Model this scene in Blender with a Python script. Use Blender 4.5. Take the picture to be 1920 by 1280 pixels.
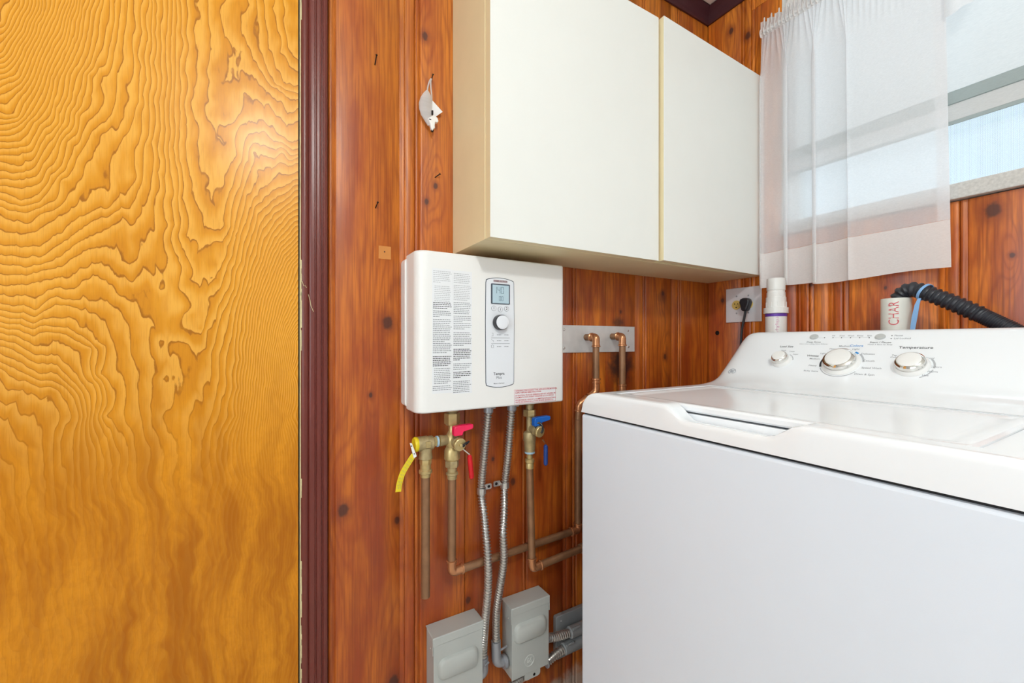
import bpy, bmesh, math, random
import numpy as np
from mathutils import Vector, Matrix

random.seed(7)
S = bpy.context.scene
COL = S.collection
EYE = 1.10                      # eye level of the photographer above the floor; z below is measured from it
for o in list(bpy.data.objects):
    bpy.data.objects.remove(o)

# ------------------------------------------------------------------ camera
cd = bpy.data.cameras.new('camera')
cd.sensor_width = 36.0
cd.lens = 778.0 / 1920.0 * 36.0
cd.clip_start = 0.01
cam = bpy.data.objects.new('camera', cd)
cam.location = (0, -1.02, EYE)
cam.rotation_euler = (math.pi / 2, 0, -math.atan2(455, 778))
COL.objects.link(cam)
S.camera = cam

# ------------------------------------------------------------------ view, world, lights
S.view_settings.view_transform = 'Standard'
S.view_settings.look = 'None'
S.view_settings.gamma = 1
S.view_settings.use_curve_mapping = False
S.view_settings.exposure = 0.0
S.cycles.use_denoising = True
S.cycles.max_bounces = 10
S.cycles.diffuse_bounces = 6
S.cycles.transparent_max_bounces = 16
S.cycles.caustics_reflective = False
S.cycles.caustics_refractive = False
S.cycles.sample_clamp_indirect = 6

W = bpy.data.worlds.new('sky')
S.world = W
W.use_nodes = True
wb = W.node_tree.nodes['Background']
wb.inputs[0].default_value = (0.86, 0.94, 1.0, 1)
wb.inputs[1].default_value = 1.45


def area(name, loc, rot, size, size_y, power, color, shape='RECTANGLE'):
    l = bpy.data.lights.new(name, 'AREA')
    l.shape = shape
    l.size = size
    l.size_y = size_y
    l.energy = power
    l.color = color
    o = bpy.data.objects.new(name, l)
    o.location = loc
    o.rotation_euler = rot
    COL.objects.link(o)
    return o


pl = bpy.data.lights.new('ceiling_lamp_light', 'POINT')
pl.energy = 41
pl.color = (0.97, 1.0, 0.97)
pl.shadow_soft_size = 0.06
plo = bpy.data.objects.new('ceiling_lamp_light', pl)
plo.location = (-0.04, -1.66, EYE + 1.09)
COL.objects.link(plo)
area('left_fill_light', (-1.46, -1.45, EYE + 0.25), (0, -math.pi / 2, 0), 1.2, 1.3, 19, (0.80, 0.92, 1.0))  # added fill from the left, brightens the washer front
area('daylight_sky_window', (2.45, -0.75, EYE + 1.60), (0, 0.95, 0), 0.8, 1.2, 30, (0.92, 0.96, 1.0))


# ------------------------------------------------------------------ node helpers
class NT:
    def __init__(s, name):
        s.mat = bpy.data.materials.new(name)
        s.mat.use_nodes = True
        s.t = s.mat.node_tree
        s.p = s.t.nodes['Principled BSDF']
        s.out = s.t.nodes['Material Output']

    def n(s, typ, **kw):
        nd = s.t.nodes.new(typ)
        for k, v in kw.items():
            setattr(nd, k, v)
        return nd

    def set(s, sock, v):
        if isinstance(v, bpy.types.NodeSocket):
            s.t.links.new(v, sock)
        else:
            sock.default_value = v

    def m(s, op, a, b=0.0, c=0.0, clamp=False):
        nd = s.n('ShaderNodeMath', operation=op)
        nd.use_clamp = clamp
        for i, v in enumerate((a, b, c)):
            s.set(nd.inputs[i], v)
        return nd.outputs[0]

    def smooth(s, v, lo, hi, a=0.0, b=1.0):
        nd = s.n('ShaderNodeMapRange', interpolation_type='SMOOTHSTEP')
        s.set(nd.inputs[0], v)
        for i, x in enumerate((lo, hi, a, b)):
            nd.inputs[i + 1].default_value = x
        return nd.outputs[0]

    def xyz(s, x, y, z):
        nd = s.n('ShaderNodeCombineXYZ')
        for i, v in enumerate((x, y, z)):
            s.set(nd.inputs[i], v)
        return nd.outputs[0]

    def noise(s, vec, scale, detail=3.0, rough=0.55, out=0):
        nd = s.n('ShaderNodeTexNoise')
        s.set(nd.inputs['Vector'], vec)
        nd.inputs['Scale'].default_value = scale
        nd.inputs['Detail'].default_value = detail
        nd.inputs['Roughness'].default_value = rough
        return nd.outputs[out]

    def mix(s, f, a, b, blend='MIX'):
        nd = s.n('ShaderNodeMix', data_type='RGBA', blend_type=blend)
        s.set(nd.inputs[0], f)
        for sock, v in ((nd.inputs[6], a), (nd.inputs[7], b)):
            s.set(sock, v if isinstance(v, bpy.types.NodeSocket) else (v[0], v[1], v[2], 1))
        return nd.outputs[2]

    def coords(s):
        tc = s.n('ShaderNodeTexCoord')
        sp = s.n('ShaderNodeSeparateXYZ')
        s.t.links.new(tc.outputs['Object'], sp.inputs[0])
        return tc.outputs['Object'], sp.outputs[0], sp.outputs[1], sp.outputs[2]


def pbr(name, col, rough=0.5, metal=0.0, var=0.06, scale=14.0, bump=0.0, bscale=220.0, spec=0.5, coat=0.0, emit=None):
    N = NT(name)
    co, x, y, z = N.coords()
    n = N.noise(co, scale, 4.0)
    dark = tuple(c * (1 - 2 * var) for c in col)
    lite = tuple(min(1, c * (1 + var)) for c in col)
    N.set(N.p.inputs['Base Color'], N.mix(n, dark, lite))
    N.p.inputs['Roughness'].default_value = rough
    N.p.inputs['Metallic'].default_value = metal
    N.p.inputs['Specular IOR Level'].default_value = spec
    N.p.inputs['Coat Weight'].default_value = coat
    if bump:
        b = N.n('ShaderNodeBump')
        b.inputs['Strength'].default_value = bump
        b.inputs['Distance'].default_value = 0.001
        N.set(b.inputs['Height'], N.noise(co, bscale, 2.0))
        N.set(N.p.inputs['Normal'], b.outputs[0])
    if emit:
        N.p.inputs['Emission Color'].default_value = (*emit[0], 1)
        N.p.inputs['Emission Strength'].default_value = emit[1]
    return N.mat


def pine(name, axis, knots, burns=(), tone=1.0):
    """varnished knotty pine; knots and burns are (across, z, radius) in metres on the wall"""
    N = NT(name)
    co, x, y, z = N.coords()
    ac = x if axis == 'x' else y
    rnd = N.n('ShaderNodeObjectInfo').outputs['Random']
    off = N.m('MULTIPLY', rnd, 37.0)
    h = N.m('MULTIPLY', ac, 105.0)
    slow = N.noise(N.xyz(N.m('ADD', N.m('MULTIPLY', ac, 7.0), off), 0.0, N.m('MULTIPLY', z, 1.1)), 1.0, 3.0)
    h = N.m('ADD', h, N.m('MULTIPLY', slow, 22.0))
    fine = N.noise(N.xyz(N.m('MULTIPLY', ac, 60.0), off, N.m('MULTIPLY', z, 9.0)), 1.0, 3.0)
    h = N.m('ADD', h, N.m('MULTIPLY', fine, 1.2))
    kd = None
    for (a, zk, r) in knots:
        da = N.m('MULTIPLY', N.m('SUBTRACT', ac, a), 1.0 / r)
        dz = N.m('MULTIPLY', N.m('SUBTRACT', z, zk + EYE), 0.72 / r)
        d = N.m('SQRT', N.m('ADD', N.m('MULTIPLY', da, da), N.m('MULTIPLY', dz, dz)))
        dl = N.m('SQRT', N.m('ADD', N.m('MULTIPLY', da, da), N.m('MULTIPLY', N.m('MULTIPLY', dz, dz), 0.12)))
        h = N.m('ADD', h, N.smooth(dl, 0.0, 4.0, 6.5, 0.0))
        kd = d if kd is None else N.m('MINIMUM', kd, d)
    s = N.m('SINE', N.m('MULTIPLY', h, 2.2))
    line = N.m('POWER', N.m('MULTIPLY_ADD', s, 0.5, 0.5), 3.0)
    fib = N.noise(N.xyz(N.m('MULTIPLY', ac, 280.0), off, N.m('MULTIPLY', z, 6.0)), 1.0, 3.0, 0.6)
    blot = N.noise(N.xyz(N.m('MULTIPLY', ac, 16.0), off, N.m('MULTIPLY', z, 3.5)), 1.0, 4.0, 0.6)
    c = N.mix(N.smooth(blot, 0.32, 0.70), [v * tone for v in (0.33, 0.052, 0.009)], [v * tone for v in (0.72, 0.208, 0.017)])
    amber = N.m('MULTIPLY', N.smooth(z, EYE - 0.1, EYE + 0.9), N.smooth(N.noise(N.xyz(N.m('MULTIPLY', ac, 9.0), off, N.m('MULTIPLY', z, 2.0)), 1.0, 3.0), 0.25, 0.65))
    c = N.mix(N.m('MULTIPLY', amber, 0.55), c, [v * tone for v in (0.84, 0.34, 0.032)])     # brighter amber towards the top: lamplight put into the colour, in patches
    c = N.mix(N.m('MULTIPLY', line, 0.42), c, (0.24, 0.038, 0.006))
    c = N.mix(N.smooth(fib, 0.42, 0.68, 0.0, 0.58), c, (0.19, 0.034, 0.006))
    c = N.mix(N.m('MULTIPLY', N.smooth(rnd, 0.0, 1.0), 0.42), c, (0.30, 0.050, 0.008))
    if kd is not None:
        kn = N.m('ADD', kd, N.m('MULTIPLY', N.noise(co, 90.0), 0.5))
        c = N.mix(N.smooth(kn, 0.9, 2.3, 0.6, 0.0), c, (0.20, 0.034, 0.008))
        c = N.mix(N.smooth(kn, 0.70, 1.15, 0.8, 0.0), c, (0.045, 0.015, 0.012))
    for (a, zk, rx, rz, k, bc) in burns:
        da = N.m('MULTIPLY', N.m('SUBTRACT', ac, a), 1.0 / rx)
        dz = N.m('MULTIPLY', N.m('SUBTRACT', z, zk + EYE), 1.0 / rz)
        d = N.m('SQRT', N.m('ADD', N.m('MULTIPLY', da, da), N.m('MULTIPLY', dz, dz)))
        d = N.m('ADD', d, N.m('MULTIPLY', N.m('SUBTRACT', N.noise(co, 38.0, 4.0), 0.5), 1.3))
        c = N.mix(N.smooth(d, 0.35, 1.20, k, 0.0), c, bc)
    N.set(N.p.inputs['Base Color'], c)
    N.set(N.p.inputs['Roughness'], N.smooth(blot, 0.2, 0.8, 0.30, 0.45))
    N.p.inputs['Specular IOR Level'].default_value = 0.52
    b = N.n('ShaderNodeBump')
    b.inputs['Strength'].default_value = 0.12
    b.inputs['Distance'].default_value = 0.0015
    N.set(b.inputs['Height'], fib)
    N.set(N.p.inputs['Normal'], b.outputs[0])
    return N.mat


def veneer(name):
    """rotary-cut door veneer: the growth rings come in as the mesh attribute 'ring'"""
    N = NT(name)
    co, x, y, z = N.coords()
    at = N.n('ShaderNodeAttribute', attribute_name='ring').outputs['Fac']
    w1 = N.noise(N.xyz(N.m('MULTIPLY', x, 30.0), 0.0, N.m('MULTIPLY', z, 9.0)), 1.0, 2.0, 0.5)
    w2 = N.noise(N.xyz(N.m('MULTIPLY', x, 300.0), 3.0, N.m('MULTIPLY', z, 120.0)), 1.0, 2.0)
    cusp = N.m('ABSOLUTE', N.m('SUBTRACT', w1, 0.5))
    h = N.m('SUBTRACT', at, N.m('MULTIPLY', cusp, 2.6))
    h = N.m('ADD', h, N.m('MULTIPLY', N.m('SUBTRACT', w2, 0.5), 0.08))
    t = N.m('FRACT', h)
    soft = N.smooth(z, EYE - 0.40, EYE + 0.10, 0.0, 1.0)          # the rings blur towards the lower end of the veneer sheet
    patch = N.noise(N.xyz(N.m('MULTIPLY', x, 5.0), 9.0, N.m('MULTIPLY', z, 2.2)), 1.0, 4.0, 0.6)
    warp = N.m('MULTIPLY', N.noise(N.xyz(N.m('MULTIPLY', x, 4.0), 2.0, N.m('MULTIPLY', z, 5.0)), 1.0, 3.0, 0.6), 3.0)
    streak = N.noise(N.xyz(N.m('ADD', N.m('MULTIPLY', x, 24.0), warp), 4.0, N.m('MULTIPLY', z, 2.6)), 1.0, 4.0, 0.6)
    mott = N.noise(N.xyz(N.m('MULTIPLY', x, 60.0), 7.0, N.m('MULTIPLY', z, 45.0)), 1.0, 4.0, 0.65)
    fib = N.noise(N.xyz(N.m('MULTIPLY', x, 520.0), 5.0, N.m('MULTIPLY', z, 26.0)), 1.0, 3.0, 0.6)
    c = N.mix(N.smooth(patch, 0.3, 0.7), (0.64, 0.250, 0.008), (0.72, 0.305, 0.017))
    low = N.mix(N.smooth(streak, 0.36, 0.64), (0.40, 0.118, 0.0025), (0.66, 0.245, 0.009))  # darker tone for the lower door: the lamp's falloff put into the colour
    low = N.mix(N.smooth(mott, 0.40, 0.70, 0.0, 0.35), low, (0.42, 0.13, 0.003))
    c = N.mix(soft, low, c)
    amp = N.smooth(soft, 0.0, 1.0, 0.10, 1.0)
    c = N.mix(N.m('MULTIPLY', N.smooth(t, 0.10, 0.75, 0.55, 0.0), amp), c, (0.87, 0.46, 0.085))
    c = N.mix(N.m('MULTIPLY', N.smooth(t, 0.55, 0.97, 0.0, 0.45), amp), c, (0.53, 0.180, 0.008))
    ln = N.m('MAXIMUM', N.smooth(t, 0.88, 0.96), N.smooth(t, 0.0, 0.03, 1.0, 0.0))
    ln = N.m('MULTIPLY', ln, N.smooth(mott, 0.30, 0.60, 0.55, 1.0))
    c = N.mix(N.m('MULTIPLY', ln, N.smooth(soft, 0.0, 1.0, 0.07, 0.72)), c, (0.24, 0.072, 0.005))
    c = N.mix(N.smooth(fib, 0.45, 0.75, 0.0, 0.30), c, (0.40, 0.125, 0.004))
    N.set(N.p.inputs['Base Color'], c)
    N.p.inputs['Roughness'].default_value = 0.27
    N.p.inputs['Specular IOR Level'].default_value = 0.22
    return N.mat


def cloth(name, clear, col, weave=900.0, through=0.3):
    N = NT(name)
    co, x, y, z = N.coords()
    n = N.noise(N.xyz(N.m('MULTIPLY', y, weave * 0.25), x, N.m('MULTIPLY', z, weave)), 1.0, 2.0)
    c = N.mix(n, tuple(v * 0.94 for v in col), col)
    d = N.n('ShaderNodeBsdfDiffuse')
    N.set(d.inputs[0], c)
    tl = N.n('ShaderNodeBsdfTranslucent')
    N.set(tl.inputs[0], c)
    tr = N.n('ShaderNodeBsdfTransparent')
    m1 = N.n('ShaderNodeMixShader')
    m1.inputs[0].default_value = through
    m2 = N.n('ShaderNodeMixShader')
    N.set(m2.inputs[0], N.m('MULTIPLY_ADD', n, -0.12, clear + 0.06))
    N.t.links.new(d.outputs[0], m1.inputs[1])
    N.t.links.new(tl.outputs[0], m1.inputs[2])
    N.t.links.new(m1.outputs[0], m2.inputs[1])
    N.t.links.new(tr.outputs[0], m2.inputs[2])
    N.t.links.new(m2.outputs[0], N.out.inputs[0])
    return N.mat


def glass(name, tint=(1, 1, 1), gloss=0.06):
    N = NT(name)
    tr = N.n('ShaderNodeBsdfTransparent')
    tr.inputs[0].default_value = (*tint, 1)
    gl = N.n('ShaderNodeBsdfGlossy')
    gl.inputs['Roughness'].default_value = 0.03
    mx = N.n('ShaderNodeMixShader')
    mx.inputs[0].default_value = gloss
    N.t.links.new(tr.outputs[0], mx.inputs[1])
    N.t.links.new(gl.outputs[0], mx.inputs[2])
    N.t.links.new(mx.outputs[0], N.out.inputs[0])
    return N.mat


def mesh_screen(name):
    """insect screen: fine wires with open holes"""
    N = NT(name)
    co, x, y, z = N.coords()
    a = N.m('FRACT', N.m('MULTIPLY', y, 560.0))
    b = N.m('FRACT', N.m('MULTIPLY', z, 560.0))
    wire = N.m('MAXIMUM', N.m('LESS_THAN', a, 0.2), N.m('LESS_THAN', b, 0.2))
    df = N.n('ShaderNodeBsdfDiffuse')
    df.inputs[0].default_value = (0.55, 0.62, 0.66, 1)
    tr = N.n('ShaderNodeBsdfTransparent')
    mx = N.n('ShaderNodeMixShader')
    N.set(mx.inputs[0], wire)
    N.t.links.new(tr.outputs[0], mx.inputs[1])
    N.t.links.new(df.outputs[0], mx.inputs[2])
    N.t.links.new(mx.outputs[0], N.out.inputs[0])
    return N.mat


# ------------------------------------------------------------------ mesh helpers
def frame_axes(d):
    d = Vector(d).normalized()
    up = Vector((0, 0, 1)) if abs(d.z) < 0.9 else Vector((0, 1, 0))
    a = d.cross(up).normalized()
    return d, a, d.cross(a).normalized()


class B:
    """collects shapes, then build() links them as ONE mesh object"""

    def __init__(s):
        s.bm = bmesh.new()

    def vs(s, pts):
        return [s.bm.verts.new(p) for p in pts]

    def f(s, vs):
        try:
            return s.bm.faces.new(vs)
        except ValueError:
            return None

    def box(s, a, b):
        (x0, y0, z0), (x1, y1, z1) = a, b
        v = s.vs([(x, y, z) for x in (x0, x1) for y in (y0, y1) for z in (z0, z1)])
        for q in ((0, 1, 3, 2), (4, 6, 7, 5), (0, 4, 5, 1), (2, 3, 7, 6), (0, 2, 6, 4), (1, 5, 7, 3)):
            s.f([v[i] for i in q])
        return s

    def prism(s, poly, axis, a, b, holes=None):
        """closed polygon given in the two other axes (in x, y, z order), from a to b along axis"""
        def P(p, t):
            if axis == 'x':
                return (t, p[0], p[1])
            if axis == 'y':
                return (p[0], t, p[1])
            return (p[0], p[1], t)
        v0 = s.vs([P(p, a) for p in poly])
        v1 = s.vs([P(p, b) for p in poly])
        n = len(poly)
        for i in range(n):
            j = (i + 1) % n
            s.f([v0[i], v0[j], v1[j], v1[i]])
        s.f(v0)
        s.f(v1[::-1])
        return s

    def ring(s, c, a, b, r, n, ph=0.0):
        return s.vs([Vector(c) + a * (r * math.cos(ph + 2 * math.pi * k / n)) + b * (r * math.sin(ph + 2 * math.pi * k / n)) for k in range(n)])

    def skin(s, rings, cap0=True, cap1=True, close=False):
        n = len(rings[0])
        for r0, r1 in zip(rings[:-1], rings[1:]):
            for k in range(n):
                s.f([r0[k], r0[(k + 1) % n], r1[(k + 1) % n], r1[k]])
        if cap0:
            s.f(rings[0][::-1])
        if cap1:
            s.f(rings[-1])
        return s

    def lathe(s, p, d, prof, n=24, ph=0.0, cap=True):
        """prof: (distance along d, radius)"""
        d, a, b = frame_axes(d)
        rs = [s.ring(Vector(p) + d * t, a, b, max(r, 1e-5), n, ph) for t, r in prof]
        return s.skin(rs, cap, cap)

    def cyl(s, p0, p1, r, n=20):
        p0, p1 = Vector(p0), Vector(p1)
        L = (p1 - p0).length
        e = min(0.15 * r, 0.2 * L)
        return s.lathe(p0, p1 - p0, [(0, r - e), (e, r), (L - e, r), (L, r - e)], n)

    def hexa(s, p0, p1, r, n=6, ph=0.3):
        p0, p1 = Vector(p0), Vector(p1)
        L = (p1 - p0).length
        return s.lathe(p0, p1 - p0, [(0, r * 0.93), (L * 0.1, r), (L * 0.9, r), (L, r * 0.93)], n, ph)

    def tube(s, pts, r, n=12, rad=None, close=False):
        pts = [Vector(p) for p in pts]
        rs = []
        d0 = (pts[1] - pts[0]).normalized()
        _, a, b = frame_axes(d0)
        for i, p in enumerate(pts):
            if i == 0:
                d = d0
            elif i == len(pts) - 1:
                d = (pts[-1] - pts[-2]).normalized()
            else:
                d = ((pts[i + 1] - p).normalized() + (p - pts[i - 1]).normalized()).normalized()
            a = (a - d * a.dot(d)).normalized()
            b = d.cross(a)
            rr = rad[i] if rad else r
            rs.append(s.ring(p, a, b, rr, n))
        return s.skin(rs)

    def grid(s, P, skip=None):
        """P[i][j] points"""
        V = [[s.bm.verts.new(p) for p in row] for row in P]
        for i in range(len(V) - 1):
            for j in range(len(V[0]) - 1):
                if skip and skip(i, j):
                    continue
                s.f([V[i][j], V[i + 1][j], V[i + 1][j + 1], V[i][j + 1]])
        return V

    def sheet(s, P):
        s.grid(P)
        return s

    def text(s, body, size, org, xd, yd, align='CENTER', bold=0.0, thick=0.0002):
        c = bpy.data.curves.new('t', 'FONT')
        c.body = body
        c.size = 1.0
        c.align_x = align
        c.align_y = 'CENTER'
        c.resolution_u = 3
        c.offset = bold
        o = bpy.data.objects.new('t', c)
        me = o.to_mesh()
        xd, yd = Vector(xd).normalized(), Vector(yd).normalized()
        nd = xd.cross(yd)
        V = [s.bm.verts.new(Vector(org) + xd * (v.co.x * size) + yd * (v.co.y * size) + nd * thick) for v in me.vertices]
        for p in me.polygons:
            s.f([V[i] for i in p.vertices])
        o.to_mesh_clear()
        bpy.data.objects.remove(o)
        bpy.data.curves.remove(c)
        return s

    def build(s, name, mat, parent=None, label=None, kind=None, smooth=35, bevel=0.0, seg=2, weld=False):
        if weld:
            bmesh.ops.remove_doubles(s.bm, verts=s.bm.verts, dist=1e-5)
        bmesh.ops.recalc_face_normals(s.bm, faces=s.bm.faces)
        bmesh.ops.translate(s.bm, verts=s.bm.verts, vec=(0, 0, EYE))
        me = bpy.data.meshes.new(name)
        s.bm.to_mesh(me)
        s.bm.free()
        me.materials.append(mat)
        o = bpy.data.objects.new(name, me)
        COL.objects.link(o)
        if smooth:
            me.shade_smooth()
            me.set_sharp_from_angle(angle=math.radians(smooth))
        if bevel:
            m = o.modifiers.new('bevel', 'BEVEL')
            m.width = bevel
            m.segments = seg
            m.limit_method = 'ANGLE'
            m.angle_limit = math.radians(40)
            m.harden_normals = False
        if parent is not None:
            o.parent = parent
            w = parent
            off = Vector((0, 0, 0))
            while w is not None:
                off += w.location
                w = w.parent
            o.location = -off
        if label:
            o['label'] = label
        if kind:
            o['kind'] = kind
        return o


def thing(name, label, cat, loc, group=None):
    o = bpy.data.objects.new(name, None)
    o.empty_display_size = 0.05
    o.location = (loc[0], loc[1], loc[2] + EYE)
    o['label'] = label
    o['category'] = cat
    if group:
        o['group'] = group
    COL.objects.link(o)
    return o


def tag(o, label, cat, group=None):
    o['label'] = label
    o['category'] = cat
    if group:
        o['group'] = group
    return o


def fillet(pts, r, n=6):
    """round the corners of a polyline"""
    pts = [Vector(p) for p in pts]
    out = [pts[0]]
    for p, q, w in zip(pts[:-2], pts[1:-1], pts[2:]):
        a, b = (p - q), (w - q)
        rr = min(r, a.length * 0.48, b.length * 0.48)
        s, e = q + a.normalized() * rr, q + b.normalized() * rr
        for k in range(n + 1):
            t = k / n
            out.append(s * (1 - t) ** 2 + q * 2 * t * (1 - t) + e * t * t)
    out.append(pts[-1])
    return out


def spline(pts, n=12):
    """Catmull-Rom through points"""
    P = [Vector(p) for p in pts]
    P = [P[0] * 2 - P[1]] + P + [P[-1] * 2 - P[-2]]
    out = []
    for i in range(1, len(P) - 2):
        a, b, c, d = P[i - 1:i + 3]
        for k in range(n):
            t = k / n
            out.append(0.5 * ((2 * b) + (c - a) * t + (2 * a - 5 * b + 4 * c - d) * t * t + (3 * b - a - 3 * c + d) * t ** 3))
    out.append(P[-2])
    return out


def resample(pts, step):
    out = [pts[0]]
    acc = 0.0
    for p, q in zip(pts[:-1], pts[1:]):
        L = (q - p).length
        d = step - acc
        while d <= L:
            out.append(p + (q - p) * (d / L))
            d += step
        acc = (acc + L) % step
    return out


def rrect(x0, z0, x1, z1, r, n=5):
    out = []
    for cx, cz, a0 in ((x1 - r, z1 - r, 0), (x0 + r, z1 - r, 90), (x0 + r, z0 + r, 180), (x1 - r, z0 + r, 270)):
        for k in range(n + 1):
            a = math.radians(a0 + 90 * k / n)
            out.append((cx + r * math.cos(a), cz + r * math.sin(a)))
    return out


# ------------------------------------------------------------------ materials
M = {}
SOOT = (0.018, 0.013, 0.016)
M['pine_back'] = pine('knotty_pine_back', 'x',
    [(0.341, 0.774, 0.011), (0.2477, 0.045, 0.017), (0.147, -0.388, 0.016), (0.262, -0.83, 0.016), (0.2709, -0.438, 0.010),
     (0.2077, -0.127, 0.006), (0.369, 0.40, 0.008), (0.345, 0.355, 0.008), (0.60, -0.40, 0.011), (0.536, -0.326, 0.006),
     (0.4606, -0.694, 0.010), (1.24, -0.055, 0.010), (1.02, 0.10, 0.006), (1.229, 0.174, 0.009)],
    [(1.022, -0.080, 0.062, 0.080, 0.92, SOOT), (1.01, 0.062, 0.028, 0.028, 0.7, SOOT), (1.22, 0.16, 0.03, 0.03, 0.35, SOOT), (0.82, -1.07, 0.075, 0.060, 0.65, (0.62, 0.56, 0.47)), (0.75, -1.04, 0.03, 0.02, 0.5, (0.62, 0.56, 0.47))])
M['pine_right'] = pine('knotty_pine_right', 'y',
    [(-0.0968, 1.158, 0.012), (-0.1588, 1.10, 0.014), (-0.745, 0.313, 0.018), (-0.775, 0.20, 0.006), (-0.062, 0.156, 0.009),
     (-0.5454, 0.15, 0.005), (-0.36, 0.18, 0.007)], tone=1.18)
M['veneer'] = veneer('birch_veneer')
M['casing'] = pbr('dark_casing_stain', (0.150, 0.027, 0.018), 0.33, var=0.12, scale=9)
M['crown'] = pbr('dark_crown_stain', (0.062, 0.015, 0.020), 0.4, var=0.12)
M['cream_paint'] = pbr('worn_cream_paint', (0.86, 0.72, 0.40), 0.6, var=0.25, scale=40)
M['plaster'] = pbr('white_plaster', (0.80, 0.79, 0.76), 0.9, bump=0.3, bscale=90)
M['wall_paint'] = pbr('pale_wall_paint', (0.66, 0.67, 0.68), 0.85)
M['vinyl'] = pbr('floor_vinyl', (0.68, 0.64, 0.58), 0.5, var=0.1, scale=5)
M['cab_white'] = pbr('cabinet_white', (0.79, 0.79, 0.75), 0.45, var=0.01)
M['cab_almond'] = pbr('cabinet_almond', (0.78, 0.66, 0.41), 0.5, var=0.03)
M['cab_edge'] = pbr('cabinet_edge_band', (0.86, 0.76, 0.46), 0.5, var=0.03)
M['dark'] = pbr('dark_gap', (0.012, 0.012, 0.014), 0.7)
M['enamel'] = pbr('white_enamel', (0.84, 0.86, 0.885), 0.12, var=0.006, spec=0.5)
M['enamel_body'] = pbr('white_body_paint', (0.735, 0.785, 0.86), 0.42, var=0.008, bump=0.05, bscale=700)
M['white_plastic'] = pbr('white_plastic', (0.82, 0.81, 0.79), 0.32, var=0.008)
M['panel_white'] = pbr('panel_white', (0.76, 0.78, 0.82), 0.35, var=0.006)
M['paper'] = pbr('label_paper', (0.79, 0.80, 0.82), 0.6, var=0.01)
M['ink'] = pbr('black_ink', (0.03, 0.03, 0.035), 0.6)
M['grey_ink'] = pbr('grey_ink', (0.22, 0.23, 0.25), 0.6)
M['pale_ink'] = pbr('pale_grey_ink', (0.45, 0.46, 0.48), 0.6)
M['blue_ink'] = pbr('blue_ink', (0.02, 0.25, 0.62), 0.6)
M['red_ink'] = pbr('red_ink', (0.62, 0.06, 0.07), 0.6)
M['logo_ink'] = pbr('maroon_ink', (0.17, 0.06, 0.07), 0.6)
M['chrome'] = pbr('chrome', (0.82, 0.80, 0.76), 0.08, 1.0)
M['lcd'] = pbr('lcd_screen', (0.40, 0.52, 0.58), 0.25, var=0.04, emit=((0.5, 0.68, 0.78), 0.12))
M['bezel'] = pbr('lcd_bezel', (0.05, 0.065, 0.09), 0.3)
M['lcd_digit'] = pbr('lcd_segments', (0.16, 0.23, 0.29), 0.5)
M['black_plastic'] = pbr('black_plastic', (0.016, 0.017, 0.022), 0.38)
M['hose_black'] = pbr('black_hose', (0.022, 0.024, 0.032), 0.42)
M['brass'] = pbr('brass', (0.62, 0.47, 0.21), 0.30, 0.55, var=0.18, scale=70, bump=0.15, bscale=300)
M['brass_dull'] = pbr('dull_brass', (0.50, 0.39, 0.20), 0.42, 0.45, var=0.25, scale=60, bump=0.3, bscale=240)
M['copper_old'] = pbr('tarnished_copper', (0.33, 0.17, 0.085), 0.42, 0.45, var=0.22, scale=30)
M['copper'] = pbr('copper_fitting', (0.62, 0.28, 0.13), 0.26, 0.7, var=0.18, scale=50)
M['steel'] = pbr('galvanised_steel', (0.66, 0.64, 0.61), 0.28, 0.85, var=0.10, scale=60)
M['zinc'] = pbr('zinc_plate', (0.76, 0.76, 0.76), 0.42, 0.35, var=0.14, scale=18)
M['die_cast'] = pbr('die_cast_zinc', (0.40, 0.41, 0.44), 0.38, 0.5, var=0.1)
M['box_grey'] = pbr('grey_box_paint', (0.46, 0.475, 0.45), 0.42, var=0.03)
M['box_dark'] = pbr('grey_cover_paint', (0.33, 0.345, 0.35), 0.5, var=0.06)
M['pink'] = pbr('pink_red_plastic', (0.85, 0.012, 0.09), 0.35)
M['red'] = pbr('red_grip', (0.60, 0.006, 0.014), 0.38)
M['blue'] = pbr('blue_plastic', (0.012, 0.13, 0.52), 0.35)
M['navy'] = pbr('dark_blue_grip', (0.012, 0.045, 0.22), 0.36)
M['yellow'] = pbr('yellow_tag', (0.80, 0.62, 0.012), 0.45)
M['tape'] = pbr('pale_blue_thread_tape', (0.40, 0.58, 0.72), 0.6)
M['pvc'] = pbr('white_pvc', (0.80, 0.79, 0.76), 0.28, var=0.02)
M['pvc_grey'] = pbr('off_white_pvc', (0.72, 0.72, 0.66), 0.35, var=0.02)
M['purple'] = pbr('purple_primer', (0.16, 0.06, 0.45), 0.35, var=0.3, scale=60)
M['strap_blue'] = pbr('blue_strap', (0.22, 0.42, 0.72), 0.4)
M['plate_metal'] = pbr('brushed_outlet_plate', (0.78, 0.77, 0.80), 0.38, 0.15, var=0.05)
M['ivory'] = pbr('ivory_receptacle', (0.66, 0.46, 0.13), 0.4)
M['nail'] = pbr('black_nail', (0.02, 0.015, 0.015), 0.5, 0.6)
M['filler'] = pbr('wood_filler', (0.58, 0.22, 0.04), 0.6, var=0.1)
M['sheer'] = cloth('sheer_curtain', 0.33, (0.90, 0.90, 0.92), through=0.28)
M['sheer_hem'] = cloth('sheer_hem', 0.10, (0.90, 0.88, 0.87), through=0.22)
M['shade'] = cloth('shade_fabric', 0.04, (0.76, 0.74, 0.72), 500, 0.5)
M['shade_slat'] = cloth('shade_slat_pocket', 0.02, (0.50, 0.55, 0.54), 500, 0.4)
M['pane'] = glass('window_glass', (0.93, 0.98, 1.0))
M['screen'] = mesh_screen('insect_screen')
M['sill'] = pbr('speckled_sill', (0.60, 0.58, 0.55), 0.6, var=0.2, scale=160)
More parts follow.
